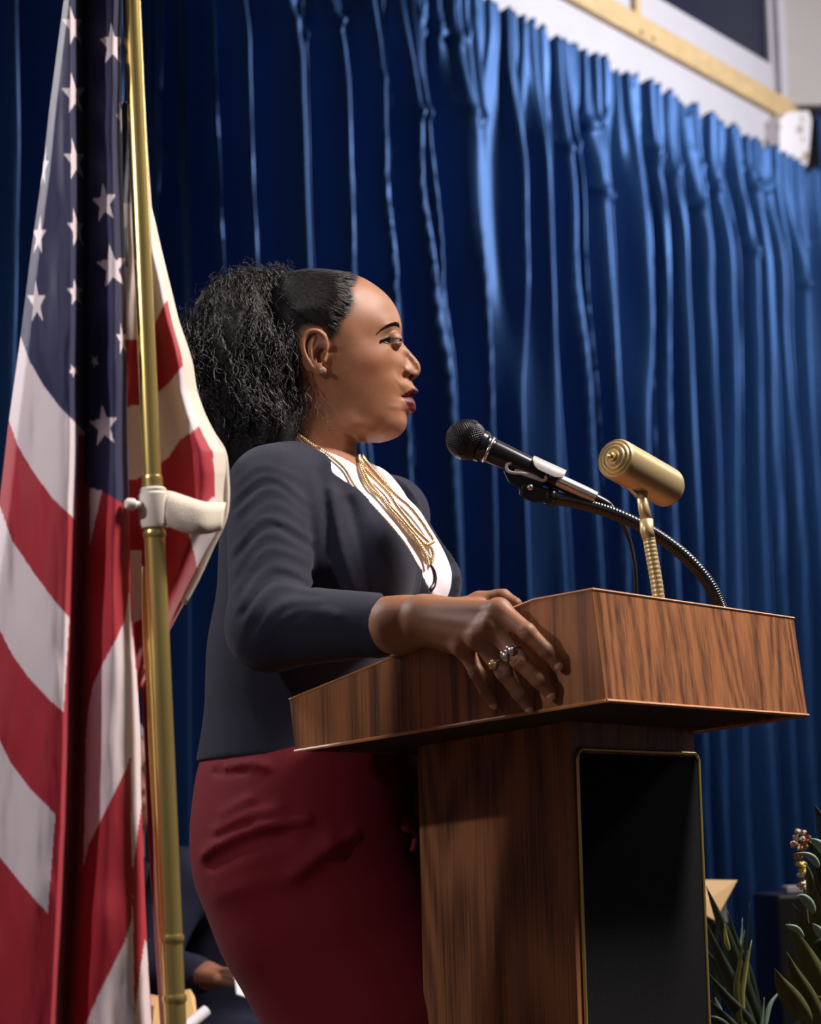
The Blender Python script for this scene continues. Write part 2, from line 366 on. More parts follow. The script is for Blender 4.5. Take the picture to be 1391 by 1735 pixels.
# hollow box: near side, far side, front, bottom, flat ledge and sloping reading board
th = .016
def panel(a, n, t): return MB().hexa(a, [q + n * t for q in a])
P(panel(pts, fd, th), 'side_panel', M_wood, bevel=.0012)
P(panel([q - fd * th for q in farpts], fd, th), 'side_panel', M_wood, bevel=.0012)
fi = -sd
f4 = [pts[0] + fd * .001, pts[1] + fd * .001, farpts[1] - fd * .012, farpts[0] - fd * .012]
P(panel([q + sd * .0 for q in f4], sd, th), 'front_panel', M_wood, bevel=.001)
dn = norm(np.cross(pts[1] - pts[0], fd)); 
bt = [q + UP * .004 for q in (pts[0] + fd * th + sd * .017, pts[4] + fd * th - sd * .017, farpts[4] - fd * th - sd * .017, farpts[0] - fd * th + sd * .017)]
P(panel(bt, UP, .014), 'bottom_panel', mat('shade_toned_board', hexc(44, 32, 28), .8))  # shade under the box is put into this darker board colour
lip = .014
tp = [pts[1] + fd * th - UP * lip + sd * th, pts[2] + fd * th - UP * lip, farpts[2] - fd * th - UP * lip, farpts[1] - fd * th - UP * lip + sd * th]
P(panel(tp, UP, -.012), 'top_ledge', M_wood)
rb = [pts[2] + fd * th - UP * lip, pts[3] + fd * th - UP * lip, farpts[3] - fd * th - UP * lip, farpts[2] - fd * th - UP * lip]
P(panel(rb, UP, -.012), 'reading_board', M_wood)
P(panel([pts[3] + fd * th - sd * .016, pts[4] + fd * th - sd * .016, farpts[4] - fd * th - sd * .016, farpts[3] - fd * th - sd * .016], sd, .014), 'rear_panel', M_wood)
# light edge banding along the bottom edges of both sides and the front
eb = MB()
for a, b_, off in ((pts[0], pts[4], -fd * .0006), (farpts[0], farpts[4], fd * .0006)):
    eb.tube([a + off, b_ + off], .0022, 6)
eb.tube([pts[0] - sd * .0006, farpts[0] - sd * .0006], .0022, 6); eb.tube([pts[1], farpts[1]], .0016, 6); eb.tube([pts[1], pts[2], pts[3]], .0014, 6)
P(eb, 'edge_banding', M_edge)
# column: left-front corner under px 958 @1200, right-front under 1170 @1200
def solve_col():
    best = None
    for a in np.linspace(.03, .2, 35):
        for r in np.linspace(.02, .2, 37):
            p = C0 + fd * a + sd * r; e = abs(proj(p - UP * .01)[0] - 957.5)
            if best is None or e < best[0] - 1e-3 or (e < 1.0 and abs(a - .1) < abs(best[1] - .1)): best = (e, a, r)
    return best
e_, ca, crr = solve_col(); print('column', e_, ca, crr)
CP = C0 + fd * ca + sd * crr; CP[2] = 0
for wc in np.linspace(.2, .4, 401):
    q = CP + fd * wc + UP * (C0[2] - .01)
    if proj(q)[0] >= 1171: break
for dc in np.linspace(.05, .5, 451):
    q = CP + sd * dc + UP * (C0[2] - .15)
    if proj(q)[0] <= 711: break
print('col width', wc, 'depth', dc)
def cbox(name, a0, a1, d0, d1, z0, z1, m, bevel=0, parent=lect):
    b = MB().box(CP + fd * (a0 + a1) / 2 + sd * (d0 + d1) / 2 + UP * (z0 + z1) / 2, fd * (a1 - a0) / 2, sd * (d1 - d0) / 2, UP * (z1 - z0) / 2)
    return P(b, name, m, parent, bevel=bevel)
zt = C0[2] + .0
cbox('column', 0, wc, .006, dc, .06, zt - .002, M_wood, .002)
cbox('base', -.04, wc + .04, -.04, dc + .06, 0, .06, M_wood, .003)
# front frame and cloth panel with brass trim; corners measured on the front plane
def fpnt(px, py, off=0): return at_plane(px, py, CP - sd * off, sd)
zb_ = .10
def fz(px, py):
    p = fpnt(px, py); return float((p - CP) @ fd), float(p[2])
(l1, zt1), (r1, zt2) = fz(969, 1270), fz(1175, 1277)
print('trim', l1, r1, zt1, zt2)
ztr = (zt1 + zt2) / 2
cbox('face_frame', 0.0, wc, -.004, .007, .06, zt - .004, M_wood, .0015)
cl = MB(); rad = .012
def rrect(a0, a1, z0, z1, r, n=6):
    L_ = []
    for cx, cz, q0 in ((a1 - r, z1 - r, 0), (a0 + r, z1 - r, 90), (a0 + r, z0 + r, 180), (a1 - r, z0 + r, 270)):
        for k in range(n + 1):
            t = math.radians(q0 + 90 * k / n); L_.append((cx + r * math.cos(t), cz + r * math.sin(t)))
    return L_
def fr(a, z, o=0): return CP + fd * a - sd * o + UP * z
rc = rrect(l1, r1, zb_, ztr, rad)
P(MB().hexa([fr(a, z, .004) for a, z in rc], [fr(a, z, .0062) for a, z in rc]), 'cloth_panel', M_cloth)
ring = [fr(a, z, .0068) for a, z in rc]; ring.append(ring[0]); ring.append(ring[1])
tr = MB().tube(ring, .0026, 8, caps=False); P(tr, 'brass_trim', M_brass, smooth=True)
gr = MB().tube([fr(.012, zt - .045, .005), fr(wc - .012, zt - .045, .005)], .0016, 6); P(gr, 'groove_bead', M_wood)
# ------------------------------------------------------------------ brass reading lamp
YL = 2.80
def ribbed(P_, r0, pitch=.0042, amp=.0005, sides=14):
    P_ = np.asarray(P_); seg = np.linalg.norm(np.diff(P_, axis=0), axis=1).sum(); n = int(seg / pitch * 6)
    Q = spline(P_, n); s = np.linspace(0, seg, n); return Q, r0 + amp * np.abs(np.sin(s / pitch * math.pi)) 
lamp = empty('reading_lamp', tuple(at(1116, 1022, YL)), 'brass gooseneck reading lamp with ribbed drum shade on the lectern', 'lamp')
def PL(b, name, m, root, **k):
    o = b.build(name, m, root, **k); o.location = -Vector(root.location); return o
vl = ray(1040, 775)
dpr = norm(at(1130, 826, YL) - at(1041, 776, YL))       # projected axis
ax = norm(dpr * math.sin(math.radians(36)) + vl * math.cos(math.radians(36)))
A0 = at(1041, 776, YL - .045); LL = .127
b = MB(); prof = [(-.006, 0), (-.006, .004), (-.0035, .0065), (-.0045, .0085), (-.0015, .0115), (-.003, .0140), (0, .0165), (-.0012, .0185), (.002, .0208), (.001, .0225), (.004, .0240), (.008, .0243), (LL - .012, .0243), (LL - .006, .0240), (LL - .001, .0215), (LL, .018), (LL, 0)]
PL(b.lathe(A0, ax, prof, 56), 'shade', M_gold, lamp, smooth=True, auto=40)
PL(MB().lathe(A0 - ax * .006, ax, [(-.006, .0012), (-.005, .0036), (-.003, .0048), (0, .0050)], 20), 'finial', M_brass, lamp, smooth=True)
j0 = at(1089, 838, YL); jp = A0 + ax * .062; dnl = norm(j0 - jp)
PL(MB().tube([jp + dnl * .022, jp + dnl * .030, j0], [.0065, .005, .0045], 12), 'bracket', M_gold, lamp, smooth=True)
PL(MB().tube([at(1056, 818, YL - .01), at(1070, 826, YL - .006), at(1084, 842, YL)], [.0045, .0052, .0045], 10), 'switch_arm', M_chrome, lamp, smooth=True)
PL(MB().tube([at(1086, 834, YL), at(1091, 862, YL), at(1095, 882, YL)], [.0062, .0066, .0072], 16), 'socket_sleeve', M_gold, lamp, smooth=True)
PL(MB().tube([at(1095, 880, YL), at(1096, 900, YL), at(1099, 912, YL)], [.0080, .0080, .0078], 16), 'collar', M_gold, lamp, smooth=True)
Q, R_ = ribbed([at(1099, 910, YL), at(1105, 945, YL), at(1112, 985, YL), at(1117, 1022, YL), at(1119, 1034, YL)], .0070)
PL(MB().tube(Q, R_, 16), 'gooseneck', M_gold, lamp, smooth=True)
# ------------------------------------------------------------------ microphone on its gooseneck
YM = 2.95
arm = empty('gooseneck_stand', tuple(at(1222, 1034, YM)), 'black flexible gooseneck stand rising from the right of the lectern', 'microphone stand')
Q, R_ = ribbed([at(1224, 1046, YM), at(1219, 1024, YM), at(1196, 982, YM), at(1155, 938, YM), at(1100, 899, YM), at(1040, 870, YM), at(985, 853, YM), at(935, 843, YM)], .0078, .0034, .0005)
PL(MB().tube(Q, R_, 16), 'gooseneck', mat('dark_chrome', (.06, .06, .065), .25, .9), arm, smooth=True)
PL(MB().tube([at(942, 845, YM), at(925, 840, YM)], .0108, 18), 'end_sleeve', M_bmetal, arm, smooth=True)
PL(MB().lathe(at(1224, 1046, YM), (0, 0, 1), [(-.02, .02), (-.012, .02), (-.008, .012), (.004, .011)], 24), 'flange', M_bmetal, arm, smooth=True, auto=40)
mic = empty('microphone', tuple(at(787, 745, YM)), 'black handheld vocal microphone with mesh grille pointing at the speaker', 'microphone')
B0 = at(791, 745, YM); B1 = at(1010, 845, YM); mx = norm(B1 - B0); ml = np.linalg.norm(B1 - B0)
M_mesh = bpy.data.materials.new('grille_mesh'); M_mesh.use_nodes = True; nt = M_mesh.node_tree; b_ = nt.nodes['Principled BSDF']; b_.inputs['Base Color'].default_value = (.02, .02, .022, 1); b_.inputs['Metallic'].default_value = .8; b_.inputs['Roughness'].default_value = .35
# grille: sphere of small woven wires (real bumps)
up_ = norm(np.cross(mx, norm(np.cross(UP, mx)))); sdv = np.cross(mx, up_)
def grille():
    nu, nv = 216, 116; V = []
    for i in range(nv + 1):
        th_ = math.pi * (.012 + .80 * i / nv)
        for j in range(nu):
            ph_ = 2 * math.pi * j / nu
            wv = (math.cos(ph_ * 36) * (1 if True else 0)) * math.cos(th_ * 44) 
            r = .0250 * (1 + .028 * wv)
            fz_ = 1.03
            d = -mx * math.cos(th_) * fz_ + (up_ * math.cos(ph_) + sdv * math.sin(ph_)) * math.sin(th_)
            V.append(B0 + d * r)
    idx = np.arange((nv + 1) * nu).reshape(nv + 1, nu); nx = np.roll(idx, -1, 1)
    F = np.stack([idx[:-1], nx[:-1], nx[1:], idx[1:]], -1).reshape(-1, 4)
    return np.array(V), F
V, F = grille(); g = mesh('grille', V, F, M_mesh, mic); g.location = -Vector(mic.location)
PL(MB().lathe(B0, mx, [(-.0035, .0245), (-.0035, .0262), (.0035, .0262), (.0035, .0245)], 48), 'grille_band', M_bmetal, mic, smooth=True, auto=30)
body = [(.0175, .012), (.0175, .0205), (.023, .0200), (.026, .0172), (.028, .0168), (.034, .0162), (.0345, .0154), (.0355, .0154), (.036, .0160), (.09, .0138), (ml - .062, .0112), (ml - .060, .0118), (ml - .054, .0118), (ml - .053, .009), (ml - .05, .009)]
PL(MB().lathe(B0, mx, body, 40), 'body', M_bmetal, mic, smooth=True, auto=30)
PL(MB().lathe(B0, mx, [(.028, .0172), (.030, .0174), (.032, .0170)], 40), 'ring', M_chrome, mic, smooth=True)
PL(MB().lathe(B0, mx, [(ml - .054, .0092), (ml - .052, .0100), (ml - .050, .0100), (ml - .049, .0096), (ml - .012, .0093), (ml - .006, .0088), (ml - .001, .0088), (ml, .006)], 32), 'connector', M_chrome, mic, smooth=True, auto=40)
# the small white CE mark on the body is two arcs and bars
mk = MB(); cpos = B0 + mx * (ml - .069)
vdir = norm(-ray(1000, 800)); tv = norm(vdir - mx * (vdir @ mx)); bv = np.cross(mx, tv)
def onbody(u, v): # u along the mic, v around (m)
    r = .0117; q = v / r; return cpos + mx * u + (tv * math.cos(q) + bv * math.sin(q)) * r
for (uu, vv) in (((.0, -.004)), ((.006, -.004))):
    arc = [onbody(uu + .0022 - .0026 * math.cos(t), vv - .0028 * math.sin(t)) for t in np.linspace(-1.3, 1.3, 9)]; mk.tube(arc, .00035, 4)
mk.tube([onbody(.0060, -.004), onbody(.0078, -.004)], .00035, 4); PL(mk, 'printed_mark', mat('white_print', (.8, .8, .8), .5), mic)
# cable: strain relief then a lead falling behind the lectern top
cb = tag(MB().tube(spline([B0 + mx * (ml - .004), B0 + mx * (ml + .018), at(1042, 868, YM), at(1064, 908, YM + .02), at(1075, 955, YM + .02), at(1078, 1004, YM + .02), at(1079, 1030, YM + .02)], 60), np.concatenate([np.linspace(.0068, .0034, 12), np.full(48, .0028)]), 10).build('microphone_cable', M_black, smooth=True), 'thin black cable hanging from the microphone connector', 'cable')
clip = empty('microphone_clip', tuple(at(895, 800, YM)), 'black plastic clip with pale spring lever holding the microphone', 'microphone clip')
c0 = B0 + mx * .098
M_clip = mat('worn_grey_plastic', (.34, .33, .33), .45, noise=.1, nscale=60)
prof = []
cv = MB(); nn = 14; L0, L1 = -.014, .030
arcs = np.radians(np.linspace(-88, 88, nn))
# curved shell saddle around the body, open below
dnv = norm(-UP + mx * (UP @ mx)); sv = np.cross(mx, dnv)
outer = lambda u, q, r: c0 + mx * u + (-dnv * math.cos(q) + sv * math.sin(q)) * r
V = []; F = []
us = [(L0, .6), (L0 + .006, .9), (L0 + .012, 1.0), (L1 - .010, 1.0), (L1, .85)]
for (u, k) in us:
    for q in arcs: V.append(outer(u, q * k, .0168))
    for q in arcs[::-1]: V.append(outer(u, q * k, .0140))
for i in range(len(us) - 1):
    for j in range(2 * nn): F.append((i * 2 * nn + j, i * 2 * nn + (j + 1) % (2 * nn), (i + 1) * 2 * nn + (j + 1) % (2 * nn), (i + 1) * 2 * nn + j))
F.append(tuple(range(2 * nn))[::-1]); F.append(tuple((len(us) - 1) * 2 * nn + j for j in range(2 * nn)))
cv.add(V, F); PL(cv, 'jaw', M_clip, clip, smooth=True, auto=45)
to = -vl
def cpn(px, py, dy=0): return at(px, py, YM - .012 + dy)
PL(MB().tube(spline([cpn(866, 784), cpn(859, 788), cpn(860, 797), cpn(870, 801), cpn(890, 803), cpn(915, 813), cpn(924, 813), cpn(925, 807)], 40), .0022, 8), 'spring_wire', M_clip, clip, smooth=True)
PL(MB().hexa([cpn(872, 794), cpn(898, 799), cpn(920, 812), cpn(912, 815), cpn(871, 801)], [p + vl * .010 for p in (cpn(872, 794), cpn(898, 799), cpn(920, 812), cpn(912, 815), cpn(871, 801))]), 'lever', M_clip, clip, bevel=.0012)
blk = [(852, 797), (864, 794), (900, 806), (925, 816), (918, 826), (880, 826), (862, 818)]
PL(MB().hexa([cpn(x, y, .002) for x, y in blk], [cpn(x, y, .002) + vl * .02 for x, y in blk]), 'body', M_bmetal, clip, bevel=.002)
piv = [(879, 828), (884, 817), (932, 829), (930, 849), (905, 852), (880, 842)]
PL(MB().hexa([cpn(x, y, -.002) for x, y in piv], [cpn(x, y, -.002) + vl * .028 for x, y in piv]), 'pivot', M_bmetal, clip, bevel=.004, seg=3)
PL(MB().lathe(cpn(898, 826, -.002), -vl, [(-.002, .004), (.002, .004), (.003, .0025)], 14), 'pivot_screw', M_chrome, clip, smooth=True)
# ------------------------------------------------------------------ implicit-surface tools for bodies and cloth
def surface_nets(F, xs, ys, zs):
    """F: (nx,ny,nz) field, negative inside -> verts, quads"""
    nx, ny, nz = F.shape; ins = F < 0
    corners = [(i, j, k) for i in (0, 1) for j in (0, 1) for k in (0, 1)]
    cnt = np.zeros((nx - 1, ny - 1, nz - 1), np.int8)
    for i, j, k in corners: cnt += ins[i:nx - 1 + i, j:ny - 1 + j, k:nz - 1 + k]
    act = (cnt > 0) & (cnt < 8); I, J, K = np.nonzero(act)
    vid = np.full(act.shape, -1, np.int32); vid[I, J, K] = np.arange(len(I))
    acc = np.zeros((len(I), 3)); n = np.zeros(len(I))
    for a in range(8):
        for ax in range(3):
            c = corners[a]
            if c[ax]: continue
            d = list(c); d[ax] = 1
            fa = F[I + c[0], J + c[1], K + c[2]]; fb = F[I + d[0], J + d[1], K + d[2]]
            mk = (fa < 0) != (fb < 0); t = np.where(mk, fa / np.where(mk, fa - fb, 1), 0)
            p = np.zeros((len(I), 3)); p[:] = c; p[:, ax] += t
            acc[mk] += p[mk]; n[mk] += 1
    acc /= np.maximum(n, 1)[:, None]
    gi = lambda g, ii, f: g[ii] + (g[np.minimum(ii + 1, len(g) - 1)] - g[ii]) * f
    V = np.stack([gi(xs, I, acc[:, 0]), gi(ys, J, acc[:, 1]), gi(zs, K, acc[:, 2])], -1)
    Q = []
    for ax in range(3):
        sl0 = [slice(1, nx - 1), slice(1, ny - 1), slice(1, nz - 1)]; sl0[ax] = slice(0, (nx, ny, nz)[ax] - 1)
        sl1 = list(sl0); sl1[ax] = slice(1, (nx, ny, nz)[ax])
        A = ins[tuple(sl0)]; B = ins[tuple(sl1)]; ch = A != B
        idx = np.nonzero(ch); s0 = A[idx]; off = [1, 1, 1]; off[ax] = 0
        i, j, k = idx[0] + off[0], idx[1] + off[1], idx[2] + off[2]
        u, v = [q for q in range(3) if q != ax]
        if ax == 1: u, v = v, u
        def g(du, dv):
            p = [i, j, k]; p = [q.copy() for q in p]; p[u] -= du; p[v] -= dv; return vid[p[0], p[1], p[2]]
        q = np.stack([g(0, 0), g(1, 0), g(1, 1), g(0, 1)], -1); q[~s0] = q[~s0][:, ::-1]; Q.append(q)
    Q = np.vstack(Q); Q = Q[(Q >= 0).all(1)]
    return V, Q
def grid(lo, hi, h):
    xs = [np.arange(lo[i], hi[i] + h, h) for i in range(3)]
    X, Y, Z = np.meshgrid(*[x.astype(np.float32) for x in xs], indexing='ij', sparse=True)
    return xs, X, Y, Z
def smin(a, b, k):
    h = np.clip(.5 + .5 * (b - a) / k, 0, 1); return b + (a - b) * h - k * h * (1 - h)
def smax(a, b, k): return -smin(-a, -b, k)
def rc(X, Y, Z, a, b, ra, rb, sc=None, fr=None):
    """round cone; with fr=(u,v) unit vectors and sc=(su,sv) the section is squashed"""
    a = np.asarray(a, np.float32); b = np.asarray(b, np.float32); d = b - a; L2 = float(d @ d) + 1e-12
    px, py, pz = X - a[0], Y - a[1], Z - a[2]
    t = np.clip((px * d[0] + py * d[1] + pz * d[2]) / L2, 0, 1)
    qx, qy, qz = px - t * d[0], py - t * d[1], pz - t * d[2]
    r = ra + (rb - ra) * t
    if fr is None: return np.sqrt(qx * qx + qy * qy + qz * qz) - r
    q2 = qx * qx + qy * qy + qz * qz; s = 0; mn = 1.0
    for u, k in zip(fr, sc):
        c = qx * u[0] + qy * u[1] + qz * u[2]; q2 = q2 + c * c * (1 / (k * k) - 1); mn = min(mn, k)
    return (np.sqrt(np.maximum(q2, 0)) - r) * min(1.0, mn)
def ell(X, Y, Z, c, axes, rad):
    q = 0
    for u, r in zip(axes, rad):
        e = ((X - c[0]) * u[0] + (Y - c[1]) * u[1] + (Z - c[2]) * u[2]) / r; q = q + e * e
    return (np.sqrt(q) - 1) * min(rad)
def smooth_verts(V, Q, it=2, lam=.5):
    n = len(V)
    for _ in range(it):
        acc = np.zeros_like(V); c = np.zeros(n)
        for a, b in ((0, 1), (1, 2), (2, 3), (3, 0)):
            for p, q in ((a, b), (b, a)):
                for x in range(3): acc[:, x] += np.bincount(Q[:, p], V[Q[:, q], x], n)
                c += np.bincount(Q[:, p], minlength=n)
        V = V + lam * (acc / np.maximum(c, 1)[:, None] - V)
    return V
def trace(px, py, f, y0=2.2, y1=3.9):
    """nearest surface point of the field f seen through a pixel"""
    d = ray(px, py); t = y0 / d[1]
    for _ in range(160):
        p = CAM + d * t; v = float(f(*[np.array([[[c]]], np.float32) for c in p]).ravel()[0])
        if v < .0004: return p
        t += max(v * .6, .0004)
        if t * d[1] > y1: return None
    return None
# ------------------------------------------------------------------ the speaker: head and neck
YH = 3.13
_hc = at(590, 610, YH)                                       # centre of the mid plane
_vr = ray(590, 610)
hx = norm(np.cross(_vr, UP)); hx = norm(hx * 1.0)            # image right = forward of the face
hc = -norm(_vr * .55 + np.array([0, 1, 0]) * .45)            # lateral, towards the camera (near side)
hc = norm(hc - hx * (hc @ hx)); hz = np.cross(hx, -hc); hz = hz if hz[2] > 0 else -hz
def hl(px, py, c=0.0):
    """pixel -> local (forward, up) on the plane at lateral offset c"""
    p = at_plane(px, py, _hc + hc * c, hc) - _hc; return float(p @ hx), float(p @ hz)
sil = [(603, 905), (602, 860), (601, 815), (603, 790), (604, 768), (604.8, 751), (613, 749.5), (628, 750), (641, 750), (655, 747.5), (668, 743), (678, 737), (686, 727), (689.3, 716), (690.5, 706),
       (694, 701.5), (700, 699.5), (704, 695), (704.5, 688.5), (702.5, 681), (699.5, 676), (698.4, 673.6), (700.5, 671), (706, 667.5), (708.6, 663), (706.5, 658.5), (702, 654.5), (699, 649.5), (698.6, 645.5),
       (702, 643), (708, 637.5), (712, 630), (712.5, 623), (710, 614.5), (702.5, 604.5), (694, 595), (686.5, 586), (681.5, 577), (680, 568), (680.8, 558), (679.5, 546), (676, 533),
       (670.5, 520.5), (662.5, 508), (652.5, 497), (640, 486.5), (626, 477), (610, 469), (590, 462.5), (565, 458), (535, 456), (507, 459), (480, 468), (459, 484), (446, 506), (441, 532),
       (441, 560), (446, 590), (455, 620), (466, 648), (476, 675), (482, 705), (484, 735), (480, 770), (470, 810), (462, 860), (458, 905)]
SILL = np.array([hl(*p) for p in sil])
# half width (mm) of the head on its near side, read along the photograph
Hpts = [(520, 500, 60), (560, 490, 56), (480, 530, 66), (520, 540, 75), (560, 530, 73), (600, 500, 55), (625, 505, 43), (645, 515, 36), (660, 528, 29), (600, 535, 66), (630, 540, 54), (655, 548, 42), (668, 552, 31), (675.5, 556, 18),
        (570, 570, 73), (600, 568, 68), (622, 572, 58), (640, 574, 50), (652, 576, 43), (662, 577, 37), (670, 577, 28), (676, 578, 15.5), (680, 585, 8.5),
        (660, 592, 43), (645, 596, 52), (625, 600, 60), (600, 600, 67), (570, 600, 71), (540, 600, 73), (500, 600, 68), (470, 590, 50), (460, 540, 42),
        (672, 597, 30), (680, 600, 19), (688, 605, 10.5), (696, 612, 9.5), (703, 619, 9.5), (706, 627, 9), (699, 628, 13.5), (691, 628, 17.5), (685, 630, 19.5), (681.5, 634, 20.5), (679, 638, 23), (676, 624, 27),
        (668, 612, 38), (655, 620, 47), (640, 625, 54), (620, 628, 60), (600, 632, 64), (570, 640, 67), (540, 640, 66), (500, 650, 58),
        (672, 640, 35), (660, 650, 44), (640, 660, 51), (615, 665, 57), (585, 675, 60), (560, 690, 58), (530, 690, 56), (690, 643, 15), (690, 652, 21), (683, 650, 27), (683, 660, 26), (693, 662, 18.5), (701, 663, 13), (682, 672, 24),
        (690, 673, 19), (695, 684, 17), (700, 688, 12), (688, 684, 23), (680, 684, 28), (670, 680, 36), (655, 690, 43), (635, 700, 48), (610, 705, 52), (685, 700, 21), (687, 712, 16), (682, 722, 20), (674, 730, 24), (662, 725, 35),
        (650, 735, 33), (640, 722, 41), (635, 742, 26), (615, 735, 41), (620, 746, 27), (600, 725, 51), (590, 745, 45), (600, 755, 28), (570, 720, 57), (565, 750, 51), (540, 750, 55), (510, 745, 52), (600, 775, 16), (590, 775, 34), (575, 790, 47), (550, 800, 56), (520, 800, 57),
        (490, 790, 40), (595, 810, 24), (580, 830, 46), (550, 850, 62), (510, 850, 62), (595, 870, 26), (570, 880, 56), (480, 860, 45), (490, 700, 38), (480, 640, 40)]
HL = np.array([hl(x, y, h * .001) for x, y, h in Hpts]); HV = np.array([(h * .001) ** 2 for _, _, h in Hpts])
# silhouette points carry 0, and a ring outside carries a negative value
nxt = np.roll(SILL, -1, 0) - np.roll(SILL, 1, 0); nn_ = np.stack([nxt[:, 1], -nxt[:, 0]], -1); nn_ /= np.linalg.norm(nn_, axis=1)[:, None]
OUT = SILL + nn_ * .008
P2 = np.vstack([HL, SILL, OUT[::2]]); G2 = np.concatenate([HV, np.zeros(len(SILL)), np.full(len(OUT[::2]), -.0007)])
def rbf_fit(P, v, lam=1e-7):
    P = P * 10; n = len(P); r = np.linalg.norm(P[:, None] - P[None], axis=2)
    K = r ** 2 * np.log(r + 1e-9) * (r > 0) + lam * np.eye(n) * n
    A = np.zeros((n + 3, n + 3)); A[:n, :n] = K; A[:n, n] = 1; A[:n, n + 1:] = P; A[n:, :n] = A[:n, n:].T
    w = np.linalg.solve(A, np.concatenate([v, [0, 0, 0]])); return P, w
def rbf_eval(f, X):
    P, w = f; n = len(P); sh = X.shape[:-1]; X = X.reshape(-1, 2) * 10; out = np.empty(len(X))
    for i in range(0, len(X), 20000):
        x = X[i:i + 20000]; r = np.linalg.norm(x[:, None] - P[None], axis=2)
        out[i:i + 20000] = (r ** 2 * np.log(r + 1e-9)) @ w[:n] + w[n] + x @ w[n + 1:]
    return out.reshape(sh)
_fit = rbf_fit(P2, G2, 2e-8)
HH = .0013
lo = SILL.min(0) - .012; hi = SILL.max(0) + .012
ga = np.arange(lo[0], hi[0], HH); gb = np.arange(lo[1], hi[1], HH); gc = np.arange(-.098, .098, HH)
A2, B2 = np.meshgrid(ga, gb, indexing='ij'); G = rbf_eval(_fit, np.stack([A2, B2], -1))
# polygon sign: outside the silhouette the field must stay negative
def inside_poly(x, y, poly):
    c = np.zeros(x.shape, bool); n = len(poly)
    for i in range(n):
        x0, y0 = poly[i]; x1, y1 = poly[i - 1]
        c ^= ((y0 > y) != (y1 > y)) & (x < (x1 - x0) * (y - y0) / (y1 - y0 + 1e-15) + x0)
    return c
def dist_poly(x, y, poly):
    d = np.full(x.shape, 1e9); n = len(poly)
    for i in range(n):
        a = poly[i - 1]; b = poly[i] - a; t = np.clip(((x - a[0]) * b[0] + (y - a[1]) * b[1]) / (b @ b), 0, 1)
        d = np.minimum(d, np.hypot(x - a[0] - t * b[0], y - a[1] - t * b[1]))
    return d
PS = spline(np.vstack([SILL, SILL[:1]]), len(SILL) * 4)[:-1]
ins = inside_poly(A2, B2, PS); dd = dist_poly(A2, B2, PS)
G = np.where(ins, np.maximum(G, dd * .004), -dd * .05)
Hh = np.sqrt(np.maximum(G, 0))
def hg(px, py, c, rad, amt, ang=0, ra2=None):
    """a soft bump (m) around a pixel, rad in pixels"""
    x, y = hl(px, py, c * .001); s = .000765; ra = rad * s; rb_ = (ra2 or rad) * s; q = math.radians(ang)
    u = (A2 - x) * math.cos(q) + (B2 - y) * math.sin(q); v = -(A2 - x) * math.sin(q) + (B2 - y) * math.cos(q)
    return amt * .001 * np.exp(-(u / ra) ** 2 - (v / rb_) ** 2)
det = np.zeros_like(G)
for a in [(661, 566, 38, 11, -2.2, 15, 5), (664, 551, 36, 15, 1.6, 12, 5), (655, 578, 40, 12, 1.0, 0, 6), (668, 590, 32, 11, -1.3, -35, 4),
          (684.5, 640, 20, 5, -2.2, -60, 2.2), (683, 625, 20, 4, -2.0, 70, 1.8), (691, 627, 18, 6.5, 1.8, 20, 6), (676, 655, 32, 14, -.7, -52, 4), (690, 672.8, 20, 10, -3.6, 4, 1.7), (680.5, 673, 25, 3, -1.6, 0, 3),
          (693, 664, 18, 9, 1.5, 18, 3.4), (695, 683, 16, 8, 1.9, -20, 4), (690, 698, 20, 8, -2.0, 0, 3), (684, 718, 19, 9, 1.2, 0, 8), (640, 613, 54, 24, 1.8, 10, 16), (671, 690, 32, 5, 1.2, 90, 12),
          (556, 595, 70, 5, -2.0, 90, 14), (604, 742, 40, 24, -1.6, -22, 3.5), (590, 730, 52, 20, 1.2, -20, 8)]:
    px, py, c, r1, am, an, r2 = a; det += hg(px, py, c, r1, am, an, r2)
Hh = np.where(G > 0, Hh + det * np.clip(Hh / .012, 0, 1), 0); G = np.where(G > 0, np.maximum(Hh, .0005) ** 2, G)
gA, gB = np.gradient(G, HH)
F3 = (gc[None, None, :] ** 2 - G[:, :, None]) / np.sqrt(4 * gc[None, None, :] ** 2 + (gA ** 2 + gB ** 2)[:, :, None] + .0006)
AX, BX, CX = (np.asarray(q, np.float32) for q in np.meshgrid(ga, gb, gc, indexing='ij', sparse=True))
F3 = F3.astype(np.float32)
def L3(px, py, c): a, b = hl(px, py, c * .001); return np.array([a, b, c * .001])
def both(f): return f(1), f(-1)
def seg3(p, q, r1, r2, s=1): return rc(AX, BX, CX * s, p, q, r1, r2)
